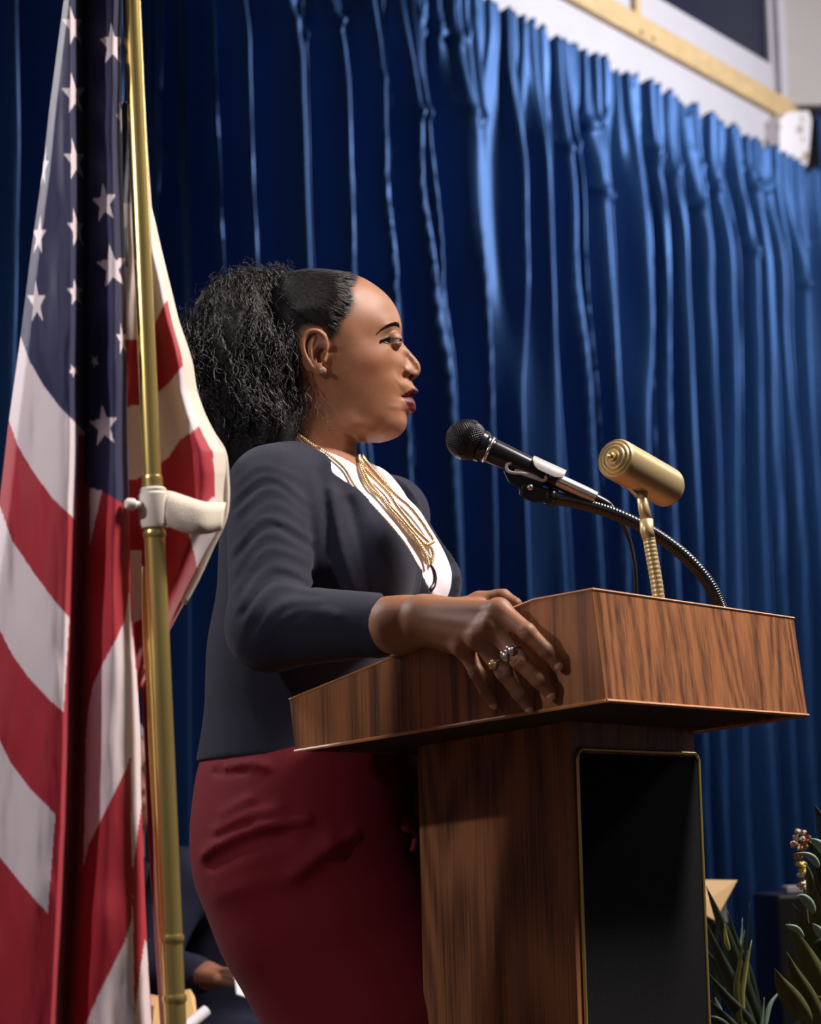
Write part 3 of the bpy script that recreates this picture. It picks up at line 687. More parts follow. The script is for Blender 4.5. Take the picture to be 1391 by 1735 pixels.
# near ear (mirrored to the far side)
def ear(s):
    e = ell(AX, BX, CX * s, L3(534, 594, 79), [norm((.34, .94, 0)), norm((.94, -.34, .34)), norm((-.30, .1, 1))], (.0275, .0165, .0042))
    hel = [(552, 592, 74), (551, 577, 79), (545, 566, 82), (535, 560.5, 84), (524, 562, 85), (515, 571, 86), (512.5, 584, 86.5), (515, 598, 86), (521, 611, 84.5), (528, 622, 82), (537, 630, 79)]
    hp = spline([L3(*p) for p in hel], 30)
    for i in range(29): e = smin(e, seg3(hp[i], hp[i + 1], .0030, .0030, s), .0016)
    e = smin(e, seg3(L3(540, 626, 78.5), L3(547, 628, 76), .0058, .0050, s), .004)
    ant = spline([L3(*p) for p in [(533, 571, 82), (526, 582, 83.5), (525, 596, 83), (529, 608, 82), (536, 617, 80)]], 12)
    for i in range(11): e = smin(e, seg3(ant[i], ant[i + 1], .0026, .0026, s), .002)
    tr = seg3(L3(551.5, 600, 76.5), L3(549, 611, 77), .0034, .0038, s); e = smin(e, tr, .003)
    con = ell(AX, BX, CX * s, L3(540, 600, 85), [norm((.3, 1, 0)), norm((1, -.3, .2)), (0, 0, 1)], (.0115, .0072, .0085)); e = smax(e, -con, .0025)
    return e
sub = slice(None)
for s in (1, -1): F3 = smin(F3, ear(s), .004)
# nostrils, eye sockets with lids
for s in (1, -1):
    F3 = smax(F3, -rc(AX, BX, CX * s, L3(696.5, 637, 11.0), L3(700, 633, 8.0), .0030, .0030, (.8,), ((0, 0, 1),)), .0012)
    EC_ = L3(665.5, 577.5, 27.5)
    F3 = smin(F3, np.sqrt((AX - EC_[0]) ** 2 + (BX - EC_[1]) ** 2 + (CX * s - EC_[2]) ** 2) - .0128, .003)
    cut = ell(AX, BX, CX * s, L3(669, 577.6, 36), [norm((1, .13, -.55)), norm((-.13, 1, 0)), norm((.55, 0, 1))], (.0130, .0020, .0125)); F3 = smax(F3, -cut, .0009)
V, Q = surface_nets(F3, ga, gb, gc); V = smooth_verts(V, Q, 1, .4)
def h2w(V): V = np.asarray(V); return _hc + V[..., 0:1] * hx + V[..., 1:2] * hz + V[..., 2:3] * hc
headV, headQ, headL = h2w(V), Q, V
if np.linalg.det(np.stack([hx, hz, hc])) < 0: headQ = headQ[:, ::-1]
del F3
print('head', len(headV))
# ------------------------------------------------------------------ right hand and forearm
def hY(px, py, off):            # a point off metres outside the lectern's near side face, under a pixel
    return sp(px, py, off)
def J(px, py, off): return hY(px, py, off)
WR = J(672, 1057, .012)
FING = {   # MCP, PIP, DIP, TIP with radii
 'index':  ([J(846, 1034, .034), J(893, 1071, .036), J(924, 1102, .023), J(944, 1124, .0105)], [.0120, .0098, .0088, .0070]),
 'middle': ([J(832, 1062, .040), J(880, 1119, .039), J(911, 1151, .025), J(931, 1174, .0105)], [.0120, .0099, .0089, .0072]),
 'ring':   ([J(812, 1082, .038), J(855, 1140, .036), J(880, 1175, .022), J(895, 1197, .0095)], [.0114, .0094, .0084, .0067]),
 'little': ([J(786, 1096, .030), J(808, 1140, .029), J(823, 1169, .018), J(836, 1192, .0085)], [.0104, .0083, .0074, .0058])}
h_ = .00115
allp = np.array([p for v in FING.values() for p in v[0]] + [WR, J(640, 1062, .0)])
xs, X, Y, Z = grid(allp.min(0) - .045, allp.max(0) + .03, h_)
carpal = {'index': J(715, 1032, .018), 'middle': J(712, 1045, .022), 'ring': J(710, 1060, .022), 'little': J(712, 1074, .016)}
F = rc(X, Y, Z, J(610, 1068, -.012), J(676, 1056, .006), .0335, .0305)
F = smin(F, rc(X, Y, Z, J(676, 1055, .006), J(715, 1046, .012), .0300, .0240), .02)
F = smin(F, rc(X, Y, Z, J(682, 1080, .008), J(694, 1078, .012), .0145, .0135), .018)     # ulna head
P_ = None
for k, (pts_, r_) in FING.items():
    mc = rc(X, Y, Z, carpal[k], pts_[0], .0135 if k != 'little' else .0125, r_[0] * .92)
    F = smin(F, mc, .014)
F = smin(F, rc(X, Y, Z, J(735, 1050, .006), J(800, 1062, .016), .019, .015), .014)         # palm body
F = smin(F, rc(X, Y, Z, J(735, 1040, -.004), J(808, 1032, .004), .018, .013), .016)        # thenar side
F = smin(F, rc(X, Y, Z, J(742, 1068, .010), J(778, 1090, .020), .0130, .0110), .012)       # little-finger edge
for k, (p, r) in FING.items():
    f = rc(X, Y, Z, p[0], p[1], r[0], r[1]); f = smin(f, rc(X, Y, Z, p[1], p[2], r[1], r[2]), .003); f = smin(f, rc(X, Y, Z, p[2], p[3], r[2], r[3]), .003)
    up = -fd
    f = smin(f, rc(X, Y, Z, p[1] + up * .0012, p[1] + up * .0013, r[1] * .88, r[1] * .88), .004)      # knuckle pad
    F = smin(F, f, .0055)
    F = smin(F, rc(X, Y, Z, p[0] + up * .0025, p[0] + up * .0026, r[0] * .86, r[0] * .86), .012)
    # extensor tendon
    F = smin(F, rc(X, Y, Z, p[0] + up * .0062, carpal[k] + up * .0085, .0030, .0022), .007)
    a = p[1] - p[0]; ex = norm(p[2] - p[0])
    for t in (-.0022, .0002, .0026):                                                                    # knuckle creases
        c = p[1] + ex * t + up * (r[1] + .0004); sd_ = norm(np.cross(ex, up))
        F = smax(F, -rc(X, Y, Z, c - sd_ * .0045, c + sd_ * .0045, .0007, .0007), .0009)
# thumb: behind the hand, tip resting on the edge of the ledge
TH = [J(760, 1046, -.006), J(812, 1020, -.010), J(850, 1012, -.018), J(874, 1023, -.020)]
for i, (ra_, rb_) in enumerate(((.016, .0115), (.0115, .0095), (.0095, .0072))): F = smin(F, rc(X, Y, Z, TH[i], TH[i + 1], ra_, rb_), .006)
V, Q = surface_nets(F, *xs); V = smooth_verts(V, Q, 3, .5)
handV, handQ = V, Q
del F; print('hand', len(V))
# ------------------------------------------------------------------ torso, jacket, blouse, skirt fields
tf = norm((.883, -.469, 0)); tl = norm((.469, .883, 0))     # forward and her left
YT = 3.13
NB = at(548, 812, YT); CH = at(545, 905, YT); WA = at(520, 1120, YT + .01); HP = at(527, 1310, YT + .02)
SH1 = NB - tl * .152 + UP * -.034 + tf * .010; SH2 = NB + tl * .165 - UP * .03
print('shoulders', proj(SH1), proj(SH2))
EL1 = at(458, 1062, 2.90); WR1 = J(655, 1058, -.002)
def ftorso(X, Y, Z, bust=1.0):
    f = rc(X, Y, Z, CH, WA, .104, .092, (1.42,), (tl,))
    f = smin(f, rc(X, Y, Z, WA, HP, .090, .114, (1.22,), (tl,)), .05)
    f = smin(f, rc(X, Y, Z, SH1 + tl * .03 - UP * .012, SH2 - tl * .03 - UP * .012, .044, .046), .05)
    f = smin(f, rc(X, Y, Z, NB - UP * .01, NB - UP * .05, .044, .062, (1.1,), (tl,)), .05)
    f = smin(f, rc(X, Y, Z, CH + UP * .022 + tf * .034, CH + UP * .0 + tf * .045, .050, .068, (1.5,), (tl,)), .05)
    for s in (-1, 1):
        f = smin(f, ell(X, Y, Z, CH + tf * .062 + tl * s * .072 - UP * .064, (tf, tl, UP), (.080, .072, .070)), .045)
    return f
def farm(X, Y, Z, side=1):
    if side == 1:
        f = rc(X, Y, Z, SH1 - tl * .004, EL1, .0485, .0455); f = smin(f, rc(X, Y, Z, EL1, WR1, .0475, .0325), .02)
    else:
        e = at(600, 1100, 3.36); w = at(640, 1285, 3.32)
        f = rc(X, Y, Z, SH2 + tl * .01, e, .052, .044); f = smin(f, rc(X, Y, Z, e, w, .044, .032), .02)
    return f
def line2(px, Yp):                                     # pixel polyline -> (X,Z) points at depth Yp
    return np.array([[at(x, y, Yp)[0], at(x, y, Yp)[2]] for x, y in px])
def d2line(X2, Z2, L):
    d = np.full(X2.shape, 1e9, np.float32)
    for i in range(len(L) - 1):
        a = L[i]; b = L[i + 1] - a; t = np.clip(((X2 - a[0]) * b[0] + (Z2 - a[1]) * b[1]) / (b @ b), 0, 1)
        d = np.minimum(d, np.hypot(X2 - a[0] - t * b[0], Z2 - a[1] - t * b[1]))
    return d
def ridges(X, Z, Yp, lst):
    """lst: (pixel polyline, width m, height m) -> displacement over the (X,Z) plane, seen from the near side"""
    X2 = X[:, 0, :]; Z2 = Z[:, 0, :]; X2, Z2 = np.broadcast_arrays(X2, Z2); D = np.zeros(X2.shape, np.float32)
    for px, w, hgt in lst:
        L = line2(px, Yp); L = spline(L, 24) if len(L) > 2 else L
        t = np.zeros(X2.shape); D += hgt * np.exp(-(d2line(X2, Z2, L) / w) ** 2)
    return D[:, None, :]
HAIRLINE = [(604, 462), (600, 476), (592, 486), (596, 500), (597, 516), (590, 530), (580, 540), (574, 552), (570, 566), (562, 577), (556, 566), (549, 556), (538, 551), (524, 551), (512, 556), (503, 570), (500, 600), (500, 640), (490, 700), (486, 740), (430, 740), (420, 560), (430, 450), (520, 440), (600, 450)]
M_skin = mat('warm_brown_skin', (.2, .1, .05), .50, spec=.30, vcol='tint', sss=.10, bump=.12, bscale=900, noise=.05, nscale=120)
def lipmask(Vl):
    a0 = Vl[:, 0]; b0 = Vl[:, 1]
    up = inside_poly(a0, b0, np.array([hl(x, y, .018) for x, y in ((679.5, 673.6), (686, 667), (694, 661.5), (701, 656.5), (712, 653), (714, 672), (698, 673.2), (690, 673.6))]))
    dn = inside_poly(a0, b0, np.array([hl(x, y, .018) for x, y in ((681, 673.4), (698, 672.6), (712, 674), (712, 692), (706, 699.5), (699, 698.5), (691.5, 689.5), (685.5, 679.5))]))
    return up | dn
SK = np.array(hexc(148, 102, 76)[:3]); LIP = np.array(hexc(92, 36, 42)[:3])
# ---- body mesh: head and neck, torso core, arms with hand, legs (one object)
xs, X, Y, Z = grid(np.array([-.42, 2.75, .62]), np.array([.22, 3.5, 1.42]), .008)
core = ftorso(X, Y, Z) + .006
core = smin(core, farm(X, Y, Z, 1) + .008, .01); core = smin(core, farm(X, Y, Z, -1) + .006, .01)
core = smin(core, rc(X, Y, Z, NB - UP * .03 - tf * .014, _hc - hz * .10 - hx * .045, .048, .044), .02)
e2 = at(640, 1285, 3.32)
core = smin(core, rc(X, Y, Z, e2, e2 - UP * .06, .026, .020, (.6,), (tl,)), .02)
cV, cQ = surface_nets(core, *xs)
# far hand: hanging, five fingers, and the legs
xs2, X2_, Y2_, Z2_ = grid(e2 - np.array([.07, .07, .24]), e2 + np.array([.07, .07, -.02]), .003)
fh = rc(X2_, Y2_, Z2_, e2 - UP * .04, e2 - UP * .085, .024, .033, (.5,), (tl,))
for k in range(4):
    b0 = e2 - UP * .09 + tf * (.027 - .018 * k); fh = smin(fh, rc(X2_, Y2_, Z2_, b0, b0 - UP * (.040 + .004 * (k in (1, 2))) - tl * .008, .0085, .0078), .004)
    b1 = b0 - UP * .044 - tl * .008; fh = smin(fh, rc(X2_, Y2_, Z2_, b1, b1 - UP * (.030 - .006 * (k == 3)) - tl * .018, .0078, .0065), .003)
fh = smin(fh, rc(X2_, Y2_, Z2_, e2 - UP * .055 + tf * .022, e2 - UP * .105 + tf * .048, .012, .008), .008)
fV, fQ = surface_nets(fh, *xs2)
HB = HP * np.array([1, 1, 0])
KN = [at(656, 1735, YT + .0) * np.array([1, 1, 0]) + tl * s * .07 for s in (-1, 1)]
xs3, X3, Y3, Z3 = grid(np.array([-.30, 2.85, .02]), np.array([.16, 3.45, .9]), .009)
lg = None
for s, k in zip((-1, 1), KN):
    f = rc(X3, Y3, Z3, HP + tl * s * .075 - UP * .12, k + UP * .47, .060, .050); f = smin(f, rc(X3, Y3, Z3, k + UP * .47, k + UP * .28 - tf * .012, .052, .050), .02)
    f = smin(f, rc(X3, Y3, Z3, k + UP * .28 - tf * .012, k + UP * .09 - tf * .01, .050, .030), .02); f = smin(f, rc(X3, Y3, Z3, k + UP * .085 - tf * .01, k + UP * .035 + tf * .13, .030, .022), .02)
    lg = f if lg is None else np.minimum(lg, f)
lV, lQ = surface_nets(lg, *xs3)
VV = []; QQ = []; cc = []; off = 0
def tintof(V, kind):
    c = np.tile(SK, (len(V), 1))
    if kind == 'head':
        m_ = lipmask(headL); c[m_] = LIP
        a0, b0 = headL[:, 0], headL[:, 1]
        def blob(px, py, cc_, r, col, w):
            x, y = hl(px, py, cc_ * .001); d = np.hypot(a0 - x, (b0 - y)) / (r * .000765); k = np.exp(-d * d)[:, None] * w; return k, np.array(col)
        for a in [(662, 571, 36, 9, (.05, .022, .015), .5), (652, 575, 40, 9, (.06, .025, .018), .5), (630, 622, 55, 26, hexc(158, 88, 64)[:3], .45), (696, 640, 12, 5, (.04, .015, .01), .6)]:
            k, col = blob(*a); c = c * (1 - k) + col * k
        sc_ = np.array([hl(x, y, .05) for x, y in HAIRLINE]); dh = dist_poly(a0, b0, sc_); ih = inside_poly(a0, b0, sc_) & (np.abs(headL[:, 2]) < .0775)
        kf = np.where(ih, 1, np.exp(-(dh / .0045) ** 2) * (headL[:, 2] ** 2 < .0775 ** 2))[:, None] * .8; kf = kf * (1 - np.exp(-((b0 - b0) * 0)))[:, None] if False else kf
        c = c * (1 - kf) + np.array((.016, .012, .011)) * kf
        # neutralise the far lips the same way: colour is a function of profile position only
    if kind == 'hand':
        for v in FING.values():
            for q in (v[0][1], v[0][2]):
                d = np.linalg.norm(V - q + fd * .006, axis=1) / .0085; k = np.exp(-d * d)[:, None] * .45; c = c * (1 - k) + np.array(hexc(96, 66, 50)[:3]) * k
    return c
for V_, Q_, kd in ((headV, headQ, 'head'), (cV, cQ, ''), (handV, handQ, 'hand'), (fV, fQ, ''), (lV, lQ, '')):
    VV.append(V_); QQ.append(Q_ + off); cc.append(tintof(V_, kd)); off += len(V_)
body = mesh('person', np.vstack(VV), np.vstack(QQ), M_skin); vpaint(body, 'tint', np.vstack(cc))
tag(body, 'woman in dark blazer and red skirt speaking at the lectern, hand gripping its side', 'person')
# ---- blouse
M_blouse = mat('white_satin_blouse', hexc(236, 230, 238), .5, sheen=.2)
xs, X, Y, Z = grid(np.array([-.35, 2.85, .98]), np.array([.16, 3.42, 1.46]), .0042)
ft = ftorso(X, Y, Z)
FW = (X - NB[0]) * tf[0] + (Y - NB[1]) * tf[1]; LT = (X - NB[0]) * tl[0] + (Y - NB[1]) * tl[1]
bl = ft - .003 + ridges(X, Z, 2.98, [([(560, 800), (640, 880), (700, 960)], .006, -.002), ([(600, 850), (660, 900), (728, 985)], .005, -.0025), ([(640, 870), (700, 930), (742, 1000)], .006, -.002)])
zv = at(616, 845, 3.05)[2]; zn = NB[2] + .03
wv = .004 + .060 * np.clip((Z - zv) / (zn - zv), 0, 1.3)
vcut = np.maximum(np.maximum(np.abs(LT) - wv, zv - Z), -FW)
bl = smax(bl, -vcut, .004)
ncyl = np.sqrt((FW + .01) ** 2 + (LT / 1.05) ** 2) - .056; ncut = np.maximum(ncyl, (NB[2] + .012) - Z - FW * .2); bl = smax(bl, -ncut, .004)
V, Q = surface_nets(bl, *xs); V = smooth_verts(V, Q, 1)
blouse = mesh('blouse', V, Q, M_blouse, body)
cl0 = [(604, 770), (620, 779), (640, 792), (657, 808), (668, 824), (673, 840), (692, 866), (672, 872), (640, 850), (614, 815), (606, 795)]
MB().hexa([at(x, y, 3.150 + .0004 * (x - 604)) for x, y in cl0], [at(x, y, 3.162 + .0004 * (x - 604)) for x, y in cl0]).build('collar', M_blouse, blouse, smooth=True, bevel=.004, seg=3)
# ---- jacket
M_jac = mat('charcoal_navy_knit', hexc(33, 34, 50), .85, spec=.25, bump=.5, bscale=1400, sheen=.08)
f0 = lambda a, b, c: ftorso(a, b, c) - .003
edge_px = [(512, 770), (545, 800), (580, 830), (612, 860), (642, 893), (672, 930), (698, 968), (716, 1003), (722, 1050)]
EDG = []
for p in edge_px:
    q = trace(p[0], p[1], f0)
    if q is not None: EDG.append((q[2], float((q - NB) @ tl))); 
EDG = sorted(EDG); print('edge', [(round(a, 3), round(b, 3)) for a, b in EDG])
ez = np.array([e[0] for e in EDG]); el = np.array([e[1] for e in EDG])
xs, X, Y, Z = grid(np.array([-.43, 2.74, .90]), np.array([.21, 3.47, 1.47]), .0036)
ft = ftorso(X, Y, Z)
FW = (X - NB[0]) * tf[0] + (Y - NB[1]) * tf[1]; LT = (X - NB[0]) * tl[0] + (Y - NB[1]) * tl[1]
zr = Z[0, 0]; l1 = np.interp(zr, ez, el).astype(np.float32); l1 = np.where(zr < ez[0], el[0] + (ez[0] - zr) * .02, l1).astype(np.float32)[None, None, :]
hem = smin(ft, rc(X, Y, Z, WA, at(520, 1290, YT + .02), .096, .122, (1.22,), (tl,)), .03)
jk = smin(hem, ft, .01) - .011
lapel = inside_poly(*np.broadcast_arrays(X[:, 0, :], Z[:, 0, :]), line2([(540, 770), (575, 805), (605, 850), (628, 905), (640, 960), (648, 1020), (650, 1100), (800, 1100), (800, 700), (560, 700)], 2.97)).astype(np.float32)
for _ in range(3): lapel = (lapel + np.roll(lapel, 1, 0) + np.roll(lapel, -1, 0) + np.roll(lapel, 1, 1) + np.roll(lapel, -1, 1)) / 5
RT = ridges(X, Z, 2.97, [([(560, 830), (572, 900), (600, 1000)], .007, .004), ([(590, 850), (612, 930), (632, 1010)], .006, -.004), ([(540, 800), (556, 870), (560, 940)], .008, -.004)])
jk = jk - (lapel[:, None, :] * .004 + RT) * (LT < 0)
jk = smin(jk, rc(X, Y, Z, SH1 + UP * .012, SH1 + tl * .065 + UP * .026, .042, .034), .03)     # padded near shoulder
jk = smin(jk, farm(X, Y, Z, -1) - .006, .015)
cutr = np.maximum(np.maximum(l1 - LT, LT + l1 * .45 - .092), -FW - .01)
jk = smax(jk, -cutr, .0025)
ncyl = np.sqrt((FW + .01) ** 2 + (LT / 1.1) ** 2) - .080; jk = smax(jk, -np.maximum(ncyl, NB[2] - .045 - Z), .004)
jk = smax(jk, (at(400, 1283, 3.0)[2] - Z) + 0 * X, .004)
armf = farm(X, Y, Z, 1) - .004
arcs_ = []
for k, (x0, y0, x1, y1, x2, y2, w, hg_) in enumerate([(395, 812, 440, 782, 508, 800, .006, .0035), (392, 838, 450, 800, 516, 838, .006, .004), (398, 865, 455, 822, 520, 862, .005, .004), (405, 893, 462, 852, 518, 880, .005, .003),
        (396, 930, 450, 878, 524, 905, .006, .005), (400, 968, 452, 905, 528, 935, .006, .0045), (404, 1000, 455, 935, 532, 952, .005, .0045), (410, 1035, 462, 966, 536, 985, .006, .005), (420, 1062, 470, 1000, 540, 1010, .006, .004),
        (438, 1085, 482, 1034, 544, 1030, .006, .005), (446, 1092, 500, 1048, 560, 1046, .005, .004), (455, 1100, 510, 1062, 575, 1055, .006, .004)]):
    arcs_.append(([(x0, y0), (x1, y1), (x2, y2)], w, hg_))
    if k % 3 == 1: arcs_.append(([(x0 + 4, y0 + 13), (x1 + 6, y1 + 14), (x2 - 6, y2 + 14)], w * .9, -hg_ * .7))
RA = ridges(X, Z, 2.90, arcs_)
armf = armf - RA * .6
armf = smax(armf, (X - float(J(657, 1058, 0)[0])) + 0 * Z + (Z - float(J(657, 1058, 0)[2])) * .12, .003)
cuff = rc(X, Y, Z, J(640, 1060, -.002), J(658, 1057, .0), .0385, .0365); cuff = smax(cuff, (X - float(J(657, 1058, 0)[0])) + (Z - float(J(657, 1058, 0)[2])) * .12, .002)
jk = smin(jk, armf, .006); jk = np.minimum(jk, smax(cuff, -(rc(X, Y, Z, J(630, 1060, -.002), J(690, 1056, .004), .0345, .0325)), .001))
V, Q = surface_nets(jk, *xs); V = smooth_verts(V, Q, 1, .5)
jacket = mesh('blazer', V, Q, M_jac, body)
# ---- skirt
M_skirt = mat('crimson_crepe', hexc(112, 20, 34), .75, spec=.25, bump=.3, bscale=1200, sheen=.04)
xs, X, Y, Z = grid(np.array([-.36, 2.84, .36]), np.array([.20, 3.44, 1.02]), .0042)
SK_ = [(1270, 530, .126), (1330, 528, .138), (1400, 528, .144), (1450, 530, .144), (1540, 560, .140), (1640, 606, .133), (1735, 652, .126)]
f = None
for (y0, x0, r0), (y1, x1, r1) in zip(SK_[:-1], SK_[1:]):
    g = rc(X, Y, Z, at(x0, y0, YT + .02), at(x1, y1, YT + .01), r0, r1, (1.14,), (tl,)); f = g if f is None else smin(f, g, .02)
kb = at(652, 1735, YT + .01); f = smin(f, rc(X, Y, Z, kb, kb - UP * .18 + tf * .01, .126, .115, (1.2,), (tl,)), .02)
f = smax(f, Z * 0 + .44 - Z, .004) if True else f
f = smax(f, Z - at(400, 1262, 3.0)[2], .004)
RS = ridges(X, Z, 2.96, [([(335, 1450), (370, 1425), (430, 1402), (520, 1388)], .007, .006), ([(350, 1462), (420, 1430), (480, 1418)], .010, -.006), ([(360, 1405), (420, 1380), (470, 1372)], .007, .004), ([(365, 1420), (420, 1398)], .006, -.004),
        ([(375, 1300), (420, 1292), (450, 1296)], .006, .004), ([(360, 1306), (410, 1304)], .005, -.004), ([(370, 1378), (420, 1352)], .007, .003), ([(500, 1480), (530, 1455), (560, 1425)], .012, .009), ([(560, 1440), (600, 1412)], .008, .006), ([(360, 1520), (430, 1500), (480, 1490)], .012, .002)])
f = f - RS
V, Q = surface_nets(f, *xs); V = smooth_verts(V, Q, 1, .5)
skirt = mesh('skirt', V, Q, M_skirt, body)
del f, jk, bl, ft
# ------------------------------------------------------------------ hair, eyes, jewellery
def strands(name, P, R, mat_, parent, sides=3):
    """P (n,m,3), R (m,) or (n,m)"""
    n, m_, _ = P.shape; T = np.gradient(P, axis=1); T /= np.linalg.norm(T, axis=2, keepdims=True) + 1e-12
    a = np.array([.31, .82, .47]); N = np.cross(T, a); N /= np.linalg.norm(N, axis=2, keepdims=True) + 1e-9; B = np.cross(T, N)
    R = np.broadcast_to(R, (n, m_))
    ang = np.linspace(0, 2 * math.pi, sides, endpoint=False)
    V = P[:, :, None, :] + R[:, :, None, None] * (np.cos(ang)[None, None, :, None] * N[:, :, None, :] + np.sin(ang)[None, None, :, None] * B[:, :, None, :])
    idx = np.arange(n * m_ * sides).reshape(n, m_, sides); nx = np.roll(idx, -1, 2)
    F = np.stack([idx[:, :-1], nx[:, :-1], nx[:, 1:], idx[:, 1:]], -1).reshape(-1, 4)
    return mesh(name, V.reshape(-1, 3), F, mat_, parent)
M_hair = mat('black_hair', (.010, .009, .010), .48, spec=.4)
M_hair2 = mat('glossy_slick_hair', (.011, .010, .011), .5, spec=.3, bump=.5, bscale=300, stretch=(1, 1, 3))
rs = np.random.RandomState(5)
def Hs(a, b):
    i = np.clip((a - ga[0]) / HH, 0, len(ga) - 1.001); j = np.clip((b - gb[0]) / HH, 0, len(gb) - 1.001); i0 = i.astype(int); j0 = j.astype(int); f = i - i0; g = j - j0
    Gv = (G[i0, j0] * (1 - f) + G[i0 + 1, j0] * f) * (1 - g) + (G[i0, j0 + 1] * (1 - f) + G[i0 + 1, j0 + 1] * f) * g
    return np.sqrt(np.maximum(Gv, 0))
# scalp polygon in profile coordinates
scalp_px = [(604, 462), (600, 476), (592, 486), (596, 500), (597, 516), (590, 530), (580, 540), (574, 552), (570, 566), (562, 577), (556, 566), (549, 556), (538, 551), (524, 551), (512, 556), (503, 570), (500, 600), (500, 640), (490, 700), (486, 740), (430, 740), (420, 560), (430, 450), (520, 440), (600, 450)]
SCP = np.array([hl(x, y, .05) for x, y in scalp_px])
hv = headL; inm = inside_poly(hv[:, 0], hv[:, 1], SCP) & (np.abs(hv[:, 2]) < Hs(hv[:, 0], hv[:, 1]) + .006)
d_in = dist_poly(hv[:, 0], hv[:, 1], SCP)
# normals by face accumulation
fn = np.cross(headV[headQ[:, 2]] - headV[headQ[:, 0]], headV[headQ[:, 3]] - headV[headQ[:, 1]]); vn = np.zeros_like(headV)
for k in range(4):
    for x in range(3): vn[:, x] += np.bincount(headQ[:, k], fn[:, x], len(headV))
vn /= np.linalg.norm(vn, axis=1)[:, None] + 1e-12
if np.mean(np.einsum('ij,ij->i', vn, headV - _hc)) < 0: vn = -vn
keep = inm[headQ].all(1); used = np.unique(headQ[keep]); mp_ = np.full(len(headV), -1); mp_[used] = np.arange(len(used))
thk = .0002 + .0048 * sstep(0, .022, d_in[used])
hair = mesh('hair', headV[used] + vn[used] * thk[:, None], mp_[headQ[keep]], M_hair2, body)
# fine slicked-back hairs from the hairline to the tie
TIE = np.array(hl(466, 482, .0)); tie_c = .035
n = 3200; per = SCP[:14]; seg = np.linalg.norm(np.diff(per, axis=0), axis=1); cs = np.concatenate([[0], np.cumsum(seg)])
def slick(n, side, rad, jit):
    t = rs.uniform(0, cs[-1], n); st = np.stack([np.interp(t, cs, per[:, 0]), np.interp(t, cs, per[:, 1])], -1)
    st = st + (TIE - st) * rs.uniform(0, .75, (n, 1)) + rs.normal(0, .0028, (n, 2))
    m_ = 16; u = np.linspace(0, 1, m_)[None, :, None]; ln = rs.uniform(.25, .6, (n, 1, 1))
    w = np.clip(u * ln + 0, 0, 1)
    ab = st[:, None] * (1 - w) + TIE * w
    bend = (st[:, None, 1:] - TIE[1]) * (w * (1 - w)) * .35
    ab = ab + np.concatenate([0 * bend, bend], -1)
    ab = ab + rs.normal(0, jit, (n, 1, 2)) + .0007 * np.sin(u * 30 * ln + rs.uniform(0, 6, (n, 1, 1)))
    c = Hs(ab[..., 0], ab[..., 1]); dl_ = dist_poly(ab[..., 0], ab[..., 1], SCP); inn = inside_poly(ab[..., 0], ab[..., 1], SCP)
    i_ = np.clip(((ab[..., 0] - ga[0]) / HH).astype(int), 0, len(ga) - 1); j_ = np.clip(((ab[..., 1] - gb[0]) / HH).astype(int), 0, len(gb) - 1)
    nr = np.stack([-gA[i_, j_], -gB[i_, j_], 2 * c], -1); nr /= np.linalg.norm(nr, axis=-1, keepdims=True) + 1e-9
    L = np.concatenate([ab, c[..., None]], -1) + nr * (.0003 + rs.uniform(.0002, .0022, (n, 1)) + .0044 * sstep(0, .022, dl_) * inn)[..., None]
    L[..., 2] *= side
    return h2w(L)
P1 = np.concatenate([slick(n, 1, 0, .0005), slick(700, -1, 0, .0005)])
_pa = (P1 - _hc) @ hx; _pb = (P1 - _hc) @ hz
ok = inside_poly(_pa, _pb, SILL * 1.0).all(1) & (~((_pb < hl(540, 555, .07)[1]) & (_pa < hl(553, 560, .07)[0]))).all(1); P1 = P1[ok]; P1 = P1[(((P1 - _hc) @ hz) > hl(500, 572, .06)[1]).all(1)]; print('slick', len(P1))
o = strands('slicked_hair', P1, .0005 * np.concatenate([[.3], np.ones(14), [.3]]), mat('painted_sheen_hair', (.020, .017, .018), .36, spec=.6), hair)  # lighter strand colour paints the sheen lines into the slick hair
